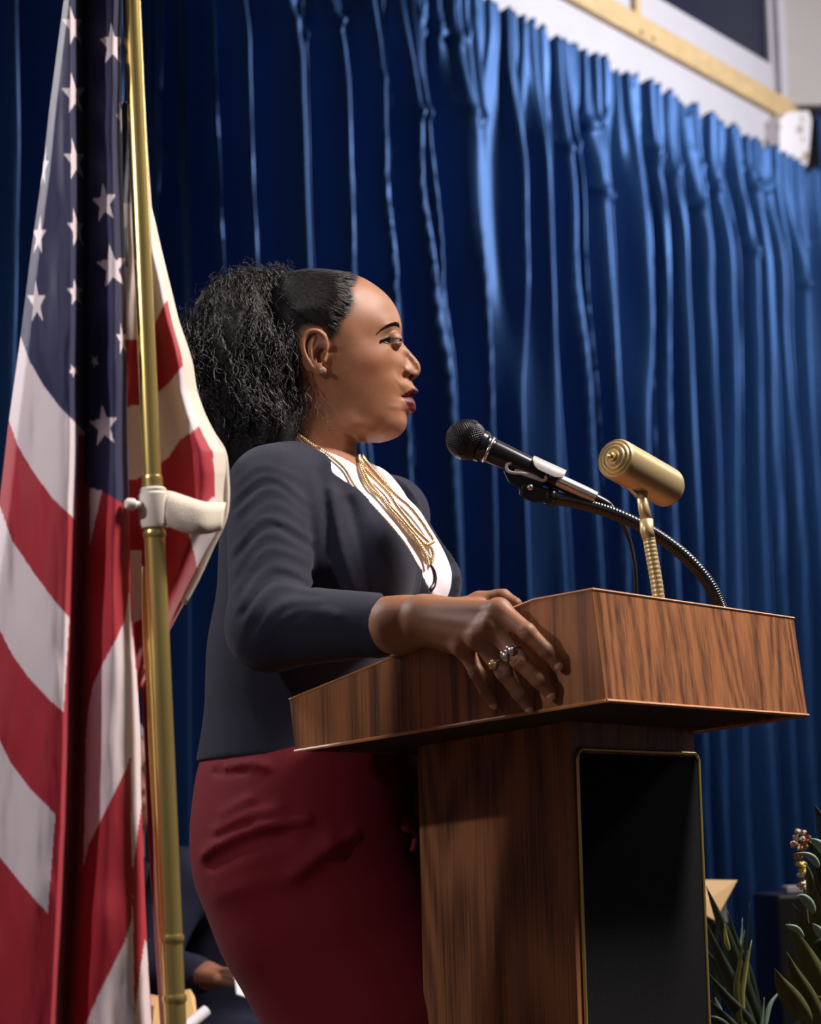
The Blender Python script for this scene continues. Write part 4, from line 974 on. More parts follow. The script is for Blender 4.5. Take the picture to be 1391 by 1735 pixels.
# big curly ponytail
TC = at(462, 482, YH - .01)
cen = np.array([at(462, 482, YH), at(428, 476, YH - .01), at(408, 545, YH - .02), at(404, 610, YH - .03), at(414, 670, YH - .035), at(430, 722, YH - .04), at(430, 752, YH - .04)])
rad_ = np.array([.012, .038, .064, .075, .074, .064, .050])
def pony(n, m_, k0, k1, frizz, tmin=.75, wig=.0022):
    tt = np.linspace(0, 1, m_); cc_ = spline(cen, 200); rr = np.interp(np.linspace(0, 1, 200), np.linspace(0, 1, 7), rad_)
    ph = rs.uniform(0, 2 * math.pi, n); k = rs.uniform(k0, k1, n); end = rs.uniform(tmin, 1, n); st = rs.uniform(0, .22, n) ** 1.3
    u = st[:, None] + (end - st)[:, None] * tt[None]; iu = np.clip(u * 199, 0, 198.99); i0 = iu.astype(int); f = (iu - i0)[..., None]
    C_ = cc_[i0] * (1 - f) + cc_[i0 + 1] * f; R_ = rr[i0] * (1 - f[..., 0]) + rr[i0 + 1] * f[..., 0]
    ph2 = ph[:, None] + .25 * np.sin(u * 5 + rs.uniform(0, 6, (n, 1))) + rs.normal(0, .12, (n, 1))
    e1 = norm((1, 0, .15)); e2_ = norm((0, 1, 0)); 
    lump = 1 + .10 * np.sin(3 * ph2 + u * 7) + .07 * np.sin(5 * ph2 - u * 13)
    P = C_ + (R_ * k[:, None] * lump)[..., None] * (np.cos(ph2)[..., None] * e1 * 1.0 + np.sin(ph2)[..., None] * e2_ * .95)
    fr = rs.uniform(34, 60, (n, 1)); q = rs.uniform(0, 6.28, (n, 1)); A = wig * rs.uniform(.5, 1.4, (n, 1)) * np.minimum(1, u * 8)
    P = P + (A * np.sin(fr * u * 2 + q))[..., None] * np.array([.8, .5, .1]) + (A * np.cos(fr * 1.1 * u * 2 + q))[..., None] * np.array([-.2, .7, .6])
    P = P + np.cumsum(rs.normal(0, frizz, (n, m_, 3)), axis=1)
    return P
P2_ = np.concatenate([pony(2400, 80, .55, 1.0, .0006), pony(900, 80, .88, 1.04, .0011, .5, .003)])
pt = strands('ponytail', P2_, .00055 * np.concatenate([np.linspace(.6, 1, 10), np.ones(60), np.linspace(1, .25, 10)]), M_hair, body)
# dense inner mass so that the tail is opaque
xs, X, Y, Z = grid(cen.min(0) - .1, cen.max(0) + .06, .005); f = None
for i in range(6):
    g = rc(X, Y, Z, cen[i] - UP * (.012 if i == 1 else 0), cen[i + 1] - UP * (.012 if i == 0 else 0), rad_[i] * (.5, .62, .84, .86, .86, .86)[i], rad_[i + 1] * (.62, .84, .86, .86, .86, .8)[i]); f = g if f is None else smin(f, g, .02)
xx, zz = np.meshgrid(xs[0], xs[2], indexing='ij'); f = f + (.006 * vnoise(xx * 45, zz * 30, 3) + .004 * vnoise(xx * 140, zz * 40, 5))[:, None, :].astype(np.float32)
V, Q = surface_nets(f, *xs); mesh('inner_hair', V, Q, mat('black_hair_mass', (.008, .007, .008), .7, spec=.3, bump=1, bscale=200), pt)
fz_ = pony(260, 50, 1.0, 1.10, .0022, .3, .004); strands('flyaway_hair', fz_, .00028, M_hair, pt)
band = MB().lathe(at(466, 482, YH), norm(at(440, 486, YH) - at(475, 480, YH)), [(-.006, .014), (-.004, .019), (.004, .019), (.006, .014)], 24); band.build('hair_tie', mat('black_elastic', (.01, .01, .01), .7), hair, smooth=True)
# eyes
M_eye = mat('eye_white', (.25, .22, .21), .2, coat=.5); M_iris = mat('dark_brown_iris', (.015, .008, .005), .1, coat=.6); M_lash = mat('lash_black', (.008, .006, .005), .9, spec=.05)
def wl(px, py, c): a, b = hl(px, py, c * .001); return h2w(np.array([a, b, c * .001]))
for s in (1, -1):
    q = L3(665.5, 577.5, 27.5); c = h2w(np.array([q[0], q[1], q[2] * s]))
    gz = norm(hx * .98 + hc * .12 * s)
    b = MB().lathe(c, gz, [(-.0118 * math.cos(t), .0118 * math.sin(t)) for t in np.linspace(0, math.pi, 22)], 28)
    e = b.build('eye', M_eye, body, smooth=True)
    t0 = .62; b = MB().lathe(c, gz, [(.0121 * math.cos(t), .0121 * math.sin(t)) for t in np.linspace(t0, 0, 8)], 24); b.build('iris', M_iris, e, smooth=True)
def surf_px(px, py, off=.0005, side=1):
    c = .03
    for _ in range(8):
        a, b = hl(px, py, c); c = float(Hs(np.array(a), np.array(b)))
    return a, b, c + off
def surfline(pts_, n_, off=.0006, side=1):
    q = spline(np.array([surf_px(x, y, off) for x, y in pts_]), n_); q[:, 2] *= side; return h2w(q)
for s in (1, -1):
    MB().tube(surfline([(644, 579), (650, 576), (658, 573), (666, 572.2), (674, 574)], 16, .0012, s), [.0004] + [.0017] * 14 + [.0008], 6).build('upper_lashes', M_lash, body, smooth=True)
    MB().tube(surfline([(650, 580), (658, 582), (666, 583), (671, 582)], 12, .0004, s), .0004, 5).build('lower_lashes', M_lash, body, smooth=True)
    # eyebrow of short hairs
    base = [(638.7, 565.5), (645, 559.5), (652, 554.5), (660, 550.5), (668, 548.3), (674, 549.5), (678.2, 553)]
    BL = spline(np.array(base, float), 60); PP = []
    for k in range(420):
        i = rs.randint(2, 56); u = i / 60; wv_ = (1.2 + 4.6 * sstep(0, .8, u)); x, y = BL[i] + np.array([0, rs.uniform(-.5, .5) * wv_ + wv_ * .15])
        dx, dy = (BL[i - 2] - BL[i + 2]); L_ = rs.uniform(2.2, 4.2); dl = math.hypot(dx, dy); dx, dy = dx / dl * L_, dy / dl * L_ - rs.uniform(0, 1.2)
        p0 = np.array(surf_px(x, y, .0003)); p1 = np.array(surf_px(x + dx, y + dy, .0007)); p0[2] *= s; p1[2] *= s
        PP.append(h2w(np.stack([p0, (p0 + p1) / 2, p1])))
    strands('eyebrow', np.array(PP), np.array([.0004, .00035, .00012]), M_lash, body)
# earring
es = wl(545.5, 628.5, 84.5); er = MB().box(es - hc * -.0015, norm(hx + .3 * hz) * .0026, norm(hz - .3 * hx) * .0026, hc * .0016)
tag(er.build('earring', mat('crystal_silver', (.85, .84, .86), .08, .8), bevel=.0006), 'small square crystal stud in the woman\'s ear lobe', 'earring')
# finger nails
M_nail = mat('pale_pink_nail', hexc(200, 150, 135), .22, coat=.5)
for k, (p, r) in FING.items():
    ex = norm(p[3] - p[2]); up = norm(-fd - ex * (-fd @ ex) + UP * .35); up = norm(up - ex * (up @ ex)); sv_ = np.cross(ex, up); c = p[3] + ex * r[3] * .15 + up * r[3] * .42
    V = []; F = []; nu, nv = 18, 8
    for i in range(nv + 1):
        t = math.pi / 2 * i / nv
        for j in range(nu):
            a = 2 * math.pi * j / nu; V.append(c + ex * math.cos(a) * math.sin(t) * r[3] * 1.0 + sv_ * math.sin(a) * math.sin(t) * r[3] * .78 + up * math.cos(t) * r[3] * .66)
    for i in range(nv):
        for j in range(nu): F.append((i * nu + j, i * nu + (j + 1) % nu, (i + 1) * nu + (j + 1) % nu, (i + 1) * nu + j))
    MB().add(V, F).build('fingernail', M_nail, body, smooth=True)
# rings
M_gr = mat('gold_ring', (.75, .58, .28), .18, 1); M_sr = mat('silver_ring', (.8, .78, .78), .12, 1)
def ringon(name, fk, t, m_, label, bumps):
    p, r = FING[fk]; a, b = p[0], p[1]; ex = norm(b - a); c = a + (b - a) * t; rr = r[0] + (r[1] - r[0]) * t
    up = norm(-fd - ex * (-fd @ ex)); sv_ = np.cross(ex, up)
    circ = [c + (up * math.cos(q) + sv_ * math.sin(q)) * (rr + .0008) for q in np.linspace(0, 2 * math.pi, 33)]
    root = MB().tube(circ, .0012, 8, caps=False).build(name, m_, None, smooth=True); tag(root, label, 'ring')
    top = c + up * (rr + .002)
    ob = MB()
    for (u, v, w_, ra_, rb_) in bumps:
        o_ = top + ex * u + sv_ * v + up * w_; V = []; F = []
        for i in range(9):
            tt = math.pi * i / 8
            for j in range(12):
                q = 2 * math.pi * j / 12; V.append(o_ + ex * math.cos(q) * math.sin(tt) * ra_ * 1.5 + sv_ * math.sin(q) * math.sin(tt) * rb_ * 1.5 + up * math.cos(tt) * min(ra_, rb_) * .8)
        for i in range(8):
            for j in range(12): F.append((i * 12 + j, i * 12 + (j + 1) % 12, (i + 1) * 12 + (j + 1) % 12, (i + 1) * 12 + j))
        ob.add(V, F)
    ob.build('ornament', m_, root, smooth=True)
ringon('gold_ring', 'ring', .76, M_gr, 'gold cluster ring on the ring finger of the gripping hand', [(0, 0, 0, .0022, .0022)] + [(.0030 * math.cos(q), .0030 * math.sin(q), 0, .0017, .0017) for q in np.arange(0, 6.2, 1.047)])
ringon('silver_ring', 'middle', .78, M_sr, 'silver butterfly ring on the middle finger of the gripping hand', [(.000, .0050, .0005, .0042, .0028), (.001, -.0045, .0005, .0042, .0030), (-.001, 0, 0, .002, .002), (.0035, .0070, 0, .002, .002)])
# ---- necklace: twisted gold strands lying on neck and blouse
def bvh_of(*obs):
    vs = []; fs = []; o_ = 0
    for ob in obs:
        me = ob.data; c = np.empty(len(me.vertices) * 3); me.vertices.foreach_get('co', c); vs += [tuple(v) for v in c.reshape(-1, 3)]
        q = np.empty(len(me.polygons) * 4, np.int32); me.polygons.foreach_get('vertices', q); fs += (q.reshape(-1, 4) + o_).tolist(); o_ += len(me.vertices)
    return BVHTree.FromPolygons(vs, fs)
BV = bvh_of(blouse, body)
def cast(px, py, bv=None, off=.003):
    d = ray(px, py); h, n_, _, _ = (bv or BV).ray_cast(Vector(CAM), Vector(d))
    if h is None: return None
    n_ = np.array(n_); n_ = n_ if n_ @ d < 0 else -n_
    return np.array(h) + n_ * off
M_nk = mat('twisted_gold', (.66, .49, .27), .34, .85)
NKL = [[(506, 735), (526, 751), (549, 769), (572, 788), (584, 801), (595, 821), (609, 840), (627, 861), (646, 880), (664, 901), (680, 922), (694, 944), (711, 971)],
       [(505, 742), (520, 760), (538, 778), (551, 785)], [(508, 740), (524, 757), (543, 775), (560, 788)], [(504, 750), (514, 765), (528, 777)],
       [(605, 777), (610, 798), (620, 818), (634, 838), (650, 856), (666, 872), (682, 890), (698, 908), (714, 925)],
       [(606, 772), (616, 788), (632, 808), (650, 828), (668, 846), (688, 863), (706, 885), (720, 906), (728, 920), (716, 926)],
       [(605, 790), (612, 812), (624, 832), (640, 846), (656, 866), (672, 884), (690, 904), (706, 922), (718, 940), (724, 948)],
       [(607, 782), (618, 803), (636, 822), (655, 842), (668, 862), (684, 882), (702, 903), (722, 922)],
       [(690, 905), (704, 925), (716, 945), (720, 960)], [(726, 928), (730, 944), (726, 956)]]
nk = None
for i, L_ in enumerate(NKL):
    Pn = spline(np.array(L_, float), 10 * len(L_)); pts3 = [cast(x, y, off=.0036 if i < 4 else .0045 + .0008 * (i % 3)) for x, y in Pn]; pts3 = [p for p in pts3 if p is not None]
    # drop points that jumped to another depth
    cl_ = [pts3[0]]
    for p in pts3[1:]:
        if np.linalg.norm(p - cl_[-1]) < .03: cl_.append(p)
    c = np.array(cl_); c[1:-1] = (c[:-2] + c[1:-1] * 2 + c[2:]) / 4; L3_ = np.linalg.norm(np.diff(c, axis=0), axis=1).sum(); m_ = int(L3_ / .0009)
    c = spline(c, max(m_, 8)); T, N_, B_ = frames(c); s_ = np.linspace(0, L3_, len(c)); rr = .0013 if i != 0 else .0011
    mb = MB()
    for k in range(2):
        q = s_ / .0066 * 2 * math.pi + k * math.pi; mb.tube(c + (N_ * np.cos(q)[:, None] + B_ * np.sin(q)[:, None]) * rr, rr * 1.0, 6)
    if nk is None: nk = mb.build('necklace', M_nk, None, smooth=True); tag(nk, 'gold necklace of many twisted strands on the white blouse', 'necklace')
    else: mb.build('strand', M_nk, nk, smooth=True)
# keyhole of the blouse
kh = [cast(x, y, off=.0) for x, y in spline(np.array([(722, 950), (730, 958), (735, 968), (736.5, 980), (734, 992), (727, 1002)], float), 20)]
MB().tube([k for k in kh if k is not None], np.interp(np.arange(len([k for k in kh if k is not None])), [0, 6, 19], [.0008, .0022, .004]), 8).build('keyhole_edge', M_black, blouse, smooth=True)
# bow shape added where a bright patch of light lies on the skirt
BVs = bvh_of(skirt); M_bow = M_skirt
bwc = cast(694, 1398, BVs, .012)
if bwc is not None:
    b = MB()
    for (pl, w_) in (([(694, 1398), (706, 1378), (722, 1384), (716, 1400), (696, 1402)], .012), ([(692, 1400), (676, 1392), (672, 1404), (686, 1408)], .009), ([(694, 1404), (706, 1422), (724, 1434)], .011), ([(690, 1404), (688, 1424), (684, 1444)], .006), ([(694, 1396), (690, 1364), (692, 1352)], .005)):
        L_ = [cast(min(x, 735), y, BVs, .014) for x, y in spline(np.array(pl, float), 14)]; L_ = [q for q in L_ if q is not None]
        b.tube(L_, w_ * .6, 8)
    b.build('light_patch_bow', M_bow, skirt, smooth=True)
# ------------------------------------------------------------------ flag on its brass pole
YF = 2.42
M_flag = mat('flag_nylon', (.5, .5, .5), .6, spec=.3, vcol='cloth', bump=.2, bscale=1500, sheen=.2)
cRED = np.array(hexc(176, 40, 56)[:3]); cWHT = np.array(hexc(232, 216, 222)[:3]); cNAV = np.array(hexc(40, 40, 78)[:3]); cHEM = np.array(hexc(226, 212, 196)[:3])
flag = empty('flag', tuple(at(262, 1000, YF)), 'American flag hanging in long folds from the brass pole', 'flag')
def inpoly(x, y, P): return inside_poly(x, y, np.array(P, float))
def star(x, y, cx, cy, R, sx=1.0, rot=0, sh=0.0):
    """five-pointed star, squeezed sideways by a fold"""
    P = []
    for k in range(10):
        a = math.pi / 2 + k * math.pi / 5 + math.radians(rot); r = R if k % 2 == 0 else R * .40
        px = math.cos(a) * r * sx; py = -math.sin(a) * r; P.append((cx + px + sh * py, cy + py))
    return inpoly(x, y, P)
def sheet(name, yrange, edges, depth, colour, dx=1.7, dy=3.0, base=YF, thick=.0012):
    """cloth panel between a left and a right edge polyline (pixels), folded in depth, as real geometry"""
    ys_ = np.arange(yrange[0], yrange[1] + dy, dy); L_ = np.interp(ys_, *zip(*[(p[1], p[0]) for p in edges[0]])); R_ = np.interp(ys_, *zip(*[(p[1], p[0]) for p in edges[1]]))
    n = max(6, int(np.max(R_ - L_) / dx)); u = np.linspace(0, 1, n)
    PX = L_[:, None] + (R_ - L_)[:, None] * u[None]; PY = np.repeat(ys_[:, None], n, 1)
    D = depth(PX, PY, np.repeat(u[None], len(ys_), 0))
    d = _F + _R * ((PX[..., None] - W / 2) / FPX) + _U * ((H / 2 - PY[..., None]) / FPX)
    V = CAM + d * ((base + D)[..., None] / d[..., 1:2])
    idx = np.arange(len(ys_) * n).reshape(len(ys_), n); F = np.stack([idx[:-1, :-1], idx[1:, :-1], idx[1:, 1:], idx[:-1, 1:]], -1).reshape(-1, 4)
    c = colour(PX, PY); o = mesh(name, V.reshape(-1, 3), F, M_flag, flag); vpaint(o, 'cloth', c.reshape(-1, 3)); o.location = -Vector(flag.location)
    s_ = o.modifiers.new('solid', 'SOLIDIFY'); s_.thickness = thick
    return o
# ---- front folds: left lobe, dark valley, right lobe
def col_front(x, y):
    c = np.empty(x.shape + (3,)); c[:] = cRED
    def put(mask, col): c[mask] = col
    va = np.interp(y, [0, 540, 760, 1000, 1400, 1735], [140, 138, 134, 128, 112, 78])          # left lobe's right limit (crease)
    vb = np.interp(y, [0, 700, 900, 1140, 1400, 1735], [150, 152, 152, 147, 142, 140])          # right lobe's left limit
    left = x < (va + vb) / 2; right = ~left
    # stripes on the left lobe: boundaries drop to the right (curve points on the lobe)
    def bnd(P): xs_, ys__ = zip(*P); return np.interp(x, xs_, ys__)
    B = [[(-20, 470), (36, 572), (50, 612), (75, 655), (100, 688), (134, 722), (150, 740)],      # canton / white 1
         [(-20, 640), (16, 715), (30, 755), (60, 805), (90, 845), (127, 880), (150, 905)],       # white 1 / red
         [(-20, 800), (0, 858), (20, 915), (60, 975), (90, 1015), (117, 1046), (150, 1075)],     # red / white 2
         [(-20, 1035), (0, 1068), (20, 1108), (50, 1150), (80, 1182), (108, 1207), (150, 1240)], # white 2 / red
         [(-20, 1230), (0, 1255), (20, 1295), (50, 1335), (92, 1378), (150, 1430)],              # red / white 3
         [(-20, 1425), (0, 1452), (30, 1490), (60, 1525), (80, 1546), (150, 1610)]]              # white 3 / red
    b = [bnd(p) for p in B]
    put(left, cRED); put(left & (y < b[0]), cNAV); put(left & (y >= b[0]) & (y < b[1]), cWHT); put(left & (y >= b[2]) & (y < b[3]), cWHT); put(left & (y >= b[4]) & (y < b[5]), cWHT)
    # white stripes stop at the crease
    lim = np.interp(y, [0, 700, 900, 1200, 1400, 1560, 1735], [134, 134, 127, 108, 92, 80, 70]); put(left & (x > lim) & (y > 738), cRED)
    # right lobe
    put(right, cRED); put(right & (y < np.interp(x, [140, 152, 172, 200, 218, 240], [815, 826, 832, 848, 858, 870])), cNAV)
    put(inpoly(x, y, [(152, 826), (173, 832), (162, 880), (152, 925)]), cWHT)
    def R_(P): put(right & inpoly(x, y, P), cWHT)
    R_([(219, 1000), (212, 1050), (196, 1085), (172, 1128), (158, 1160), (150, 1200), (146, 1240), (141, 1470), (150, 1430), (166, 1400), (190, 1350), (212, 1308), (221, 1280), (236, 1330), (240, 1285), (236, 1200), (232, 1150), (226, 1090), (219, 1000)])
    R_([(222, 1280), (224, 1200), (236, 1200), (240, 1360), (225, 1475), (222, 1400)])
    R_([(225, 1515), (223, 1560), (210, 1600), (190, 1640), (165, 1690), (145, 1735), (140, 1760), (262, 1760), (254, 1700), (250, 1610), (246, 1590), (238, 1640), (228, 1720), (226, 1600)])
    for a in [(124, 45, 38, .46, 0, .16), (190, 76, 38, .60, 0, .05), (125, 161, 38, .55, 0, .12), (206, 200, 30, .30, 10, .1), (127, 272, 38, .50, 0, .14), (75, 285, 36, .17, 0, -.1), (177, 344, 36, .62, 8, 0), (129, 388, 36, .42, 0, .14),
              (66, 400, 36, .34, 0, -.08), (190, 453, 40, .68, 4, .08), (62, 513, 38, .42, 0, .04), (128, 497, 24, .60, 0, .1), (207, 576, 28, .34, 0, .1), (176, 722, 38, .68, 6, .02), (125, 628, 12, .9, 30, 0), (160, 612, 12, .7, 30, 0)]:
        cx, cy, R, sx, ro, sh = a; m_ = star(x, y, cx, cy, R, sx, ro, sh) & (y < 820); c[m_] = cWHT
    return c
def dep_front(x, y, u):
    # two lobes with a deep valley at the crease, plus smaller ripples; metres, negative is nearer
    va = np.interp(y, [0, 540, 760, 1000, 1400, 1735], [143, 144, 143, 137, 127, 110])
    w1 = np.interp(y, [0, 600, 1735], [60, 95, 130]); w2 = np.interp(y, [0, 600, 1735], [75, 80, 110])
    t = (x - va); lobeL = -.050 * sstep(0, 1, np.clip((t + w1 * 2.1) / (w1 * 1.75), 0, 1)) * sstep(-2, -26, t) + .02 * (t < 0) * np.clip(-t / (w1 * 2), 0, 1); lobeR = -.024 * np.exp(-((t - w2 * .60) / (w2 * .40)) ** 2)
    valley = .018 * np.exp(-(t / 11) ** 2)
    rip = .0035 * np.sin(x / 15 + y / 260 + 1.0) + .003 * vnoise(x / 34, y / 120, 8) + .0012 * vnoise(x / 12, y / 60, 9)
    edge = .025 * np.clip((u - .86) / .14, 0, 1) ** 2 + .035 * np.clip((.10 - u) / .10, 0, 1) ** 2
    return lobeL + lobeR + valley + rip + edge
front = sheet('front_folds', (-230, 1790), [[(112, -30), (100, 60), (84, 180), (72, 290), (52, 430), (35, 570), (14, 720), (-2, 860), (-25, 1000), (-45, 1200), (-60, 1790)],
                            [(208, -30), (205, 60), (206, 200), (209, 330), (212, 420), (214, 560), (216, 700), (219, 860), (222, 1000), (231, 1120), (238, 1250), (240, 1360), (244, 1480), (250, 1620), (262, 1790)]], dep_front, col_front)
# ---- panel behind the pole, reaching out to the white heading on the right
RB = [(246, 170), (250, 250), (257, 350), (262, 372), (275, 430), (292, 500), (303, 545), (318, 590), (326, 620), (332, 660), (345, 700), (362, 735), (380, 765), (385, 800), (386, 850), (379, 885), (360, 925), (336, 977), (312, 1022), (287, 1069), (262, 1120), (236, 1170), (228, 1200)]
def col_back(x, y):
    c = np.empty(x.shape + (3,)); c[:] = cRED
    r = np.interp(y, *zip(*[(p[1], p[0]) for p in RB]))
    def bd(P): a_, b_ = zip(*P); return np.interp(x, a_, b_)
    b0 = bd([(205, 392), (230, 410), (262, 420), (275, 520), (290, 500)])
    c[(y < 560)] = cWHT
    c[(x < 240) & (y < 575)] = cWHT; c[(x < 220) & (y < 345)] = cNAV; c[(x < 216) & (y > 385) & (y < 452)] = cNAV
    c[(x >= 240) & (y > bd([(240, 560), (262, 548), (280, 512), (300, 500)]))] = cRED
    w = bd([(205, 690), (235, 686), (262, 670), (285, 650), (305, 625), (330, 600)]); w2 = bd([(205, 815), (232, 812), (262, 792), (285, 775), (305, 745), (330, 728), (345, 715)])
    c[(y > w) & (y < w2)] = cWHT
    c[(x < 240) & (y > 932) & (y < 1056 - (x - 225) * .5)] = cWHT
    c[inpoly(x, y, [(352, 850), (372, 835), (392, 800), (395, 870), (380, 890), (360, 925), (336, 977), (331, 945), (320, 905), (318, 880), (350, 885)])] = cWHT
    hm = np.interp(y, [170, 372, 545, 620, 700, 765, 850, 880], [7, 7, 12, 15, 17, 20, 22, 10]); c[(x > r - hm) & (y < 862)] = cHEM
    return c
def dep_back(x, y, u):
    return .035 + .03 * u + .010 * np.sin(u * 7 + y / 140) + .004 * vnoise(x / 30, y / 60, 4) - .03 * np.exp(-((u - .75) / .2) ** 2)
back = sheet('rear_fold', (172, 1198), [[(205, 172), (208, 330), (211, 500), (215, 700), (218, 900), (221, 1050), (228, 1198)], RB], dep_back, col_back, thick=.0015)
# rolled canvas heading along the edge
hd = [at(x - 3, y, YF + .062) for x, y in RB[:19]]
MBh = MB().tube(spline(hd, 90), np.interp(np.arange(90), [0, 30, 60, 89], [.0018, .0024, .0036, .0042]), 8)
M_can = mat('cream_canvas', hexc(226, 212, 196), .75, bump=.4, bscale=700)
o = MBh.build('canvas_heading', M_can, flag, smooth=True); o.location = -Vector(flag.location)
# narrow red fold hanging behind the pole down to the bottom
def col_r(x, y):
    c = np.empty(x.shape + (3,)); c[:] = np.array(hexc(168, 44, 50)[:3]); return c
sheet('hanging_fold', (1150, 1790), [[(240, 1150), (246, 1250), (252, 1400), (262, 1600), (275, 1790)], [(256, 1150), (262, 1250), (266, 1330), (272, 1450), (284, 1640), (292, 1790)]], lambda x, y, u: .05 + .012 * np.sin(u * 5 + y / 200), col_r)
# golden fringe cord seen left of the pole
def PF_(b, name, m_, root, **k):
    o = b.build(name, m_, root, **k); o.location = -Vector(root.location); return o
M_fr = mat('gold_fringe', hexc(206, 150, 66), .45, sheen=.4, bump=.5, bscale=400, stretch=(1, 1, .15))
fl = spline([at(x, y, YF + .030) for x, y in ((243, 960), (247, 1060), (255, 1180), (261, 1300), (268, 1420), (275, 1560), (284, 1700), (290, 1790))], 50)
PF_(MB().tube(fl, np.interp(np.arange(50), [0, 10, 49], [.0018, .0042, .0050]), 8), 'gold_edge_cord', M_fr, flag, smooth=True)
# ---- pole
pole = empty('flag_pole', tuple(at(305, 1860, YF)), 'brass flag pole with ring joints carrying the flag', 'flag pole')
ax0, ax1 = [(221, -60), (229, 100), (236, 250), (243, 450), (250, 700), (256, 850), (262, 950), (272, 1150), (283, 1400), (294, 1620), (298, 1690), (304, 1860)], None
PP_ = np.array([at(x + 0, y, YF) for x, y in ax0]); tpar = np.linspace(0, 1, len(PP_))
# straighten into one true line (least squares), poles are straight
cP = PP_.mean(0); uu = np.linalg.svd(PP_ - cP)[2][0]; uu = uu if uu[2] > 0 else -uu
def onpole(py):
    # point of the straight pole seen at image row py
    lo_, hi_ = -3.0, 3.0
    for _ in range(50):
        mid = (lo_ + hi_) / 2
        if proj(cP + uu * mid)[1] > py: lo_ = mid
        else: hi_ = mid
    return cP + uu * lo_
print('pole px', [tuple(round(v) for v in proj(onpole(y))) for y in (0, 250, 700, 1000, 1400, 1735)])
R1, R2 = .0094, .0106
zb0 = onpole(1735); foot = zb0 + uu * ((0.03 - zb0[2]) / uu[2])
PF_(MB().tube([onpole(-420), onpole(812)], R1, 28), 'upper_tube', M_brass, pole, smooth=True, auto=40)
PF_(MB().tube([onpole(812), onpole(1590)], R2, 28), 'middle_tube', M_brass, pole, smooth=True, auto=40)
PF_(MB().tube([onpole(1590), onpole(1692)], R2 * .98, 28), 'lower_tube', M_brass, pole, smooth=True, auto=40)
PF_(MB().tube([onpole(1692), foot], R2, 28), 'base_tube', M_brass, pole, smooth=True, auto=40)
for y_, r_ in ((812, R1 + .001), (905, R2 + .0012), (1590, R2 + .0016), (1692, R2 + .0016)):
    c = onpole(y_); PF_(MB().lathe(c, uu, [(-.0035, R1 * .9), (-.0035, r_ - .0006), (-.0015, r_), (.0015, r_), (.0035, r_ - .0006), (.0035, R1 * .9)], 28), 'joint_ring', M_brass, pole, smooth=True, auto=40)
PF_(MB().lathe(foot - UP * .03, UP, [(0, .14), (.012, .14), (.02, .11), (.035, .05), (.06, .03), (.10, .02)], 36), 'floor_stand', M_brass, pole, smooth=True, auto=40)
PF_(MB().lathe(onpole(-420), uu, [(-.004, .010), (0, .016), (.006, .020), (.014, .022), (.022, .020), (.034, .012), (.060, .006), (.085, .001)], 24), 'finial', M_brass, pole, smooth=True, auto=40)
# clamp ring with its knob and the canvas strap
c = onpole(858); PF_(MB().lathe(c, uu, [(-.022, R2), (-.022, .0135), (-.018, .0150), (.012, .0155), (.014, .0135), (.017, .0140), (.019, .0120), (.019, R2)], 32), 'clamp_ring', mat('ivory_plastic', hexc(232, 222, 210), .4), pole, smooth=True, auto=40)
M_iv = bpy.data.materials['ivory_plastic']
k0 = c - np.array([.012, .012, 0]); PF_(MB().lathe(k0, (-.8, -.6, 0), [(0, .004), (.006, .004), (.008, .0062), (.014, .0062), (.017, .004)], 20), 'clamp_knob', M_iv, pole, smooth=True, auto=40)
for kk, (yo, th_) in enumerate(((0, .0012),)):
    top = spline([at(x, y, d) for x, y, d in ((262, 838, YF + .004), (285, 833, YF - .002), (315, 842, YF + .0), (345, 851, YF + .004), (380, 852, YF + .03))], 24)
    bot = spline([at(x, y, d) for x, y, d in ((264, 882, YF - .004), (285, 892, YF - .006), (315, 903, YF - .004), (345, 905, YF + .002), (374, 898, YF + .026))], 24)
    V = np.concatenate([top, (top * .66 + bot * .34) - np.array([0, .003, 0]), (top * .33 + bot * .67) - np.array([0, .003, 0]), bot]); idx = np.arange(96).reshape(4, 24)
    F = np.stack([idx[:-1, :-1], idx[:-1, 1:], idx[1:, 1:], idx[1:, :-1]], -1).reshape(-1, 4)
    o = mesh('canvas_strap', V, F, M_can, flag); o.location = -Vector(flag.location); s_ = o.modifiers.new('s', 'SOLIDIFY'); s_.thickness = .0022
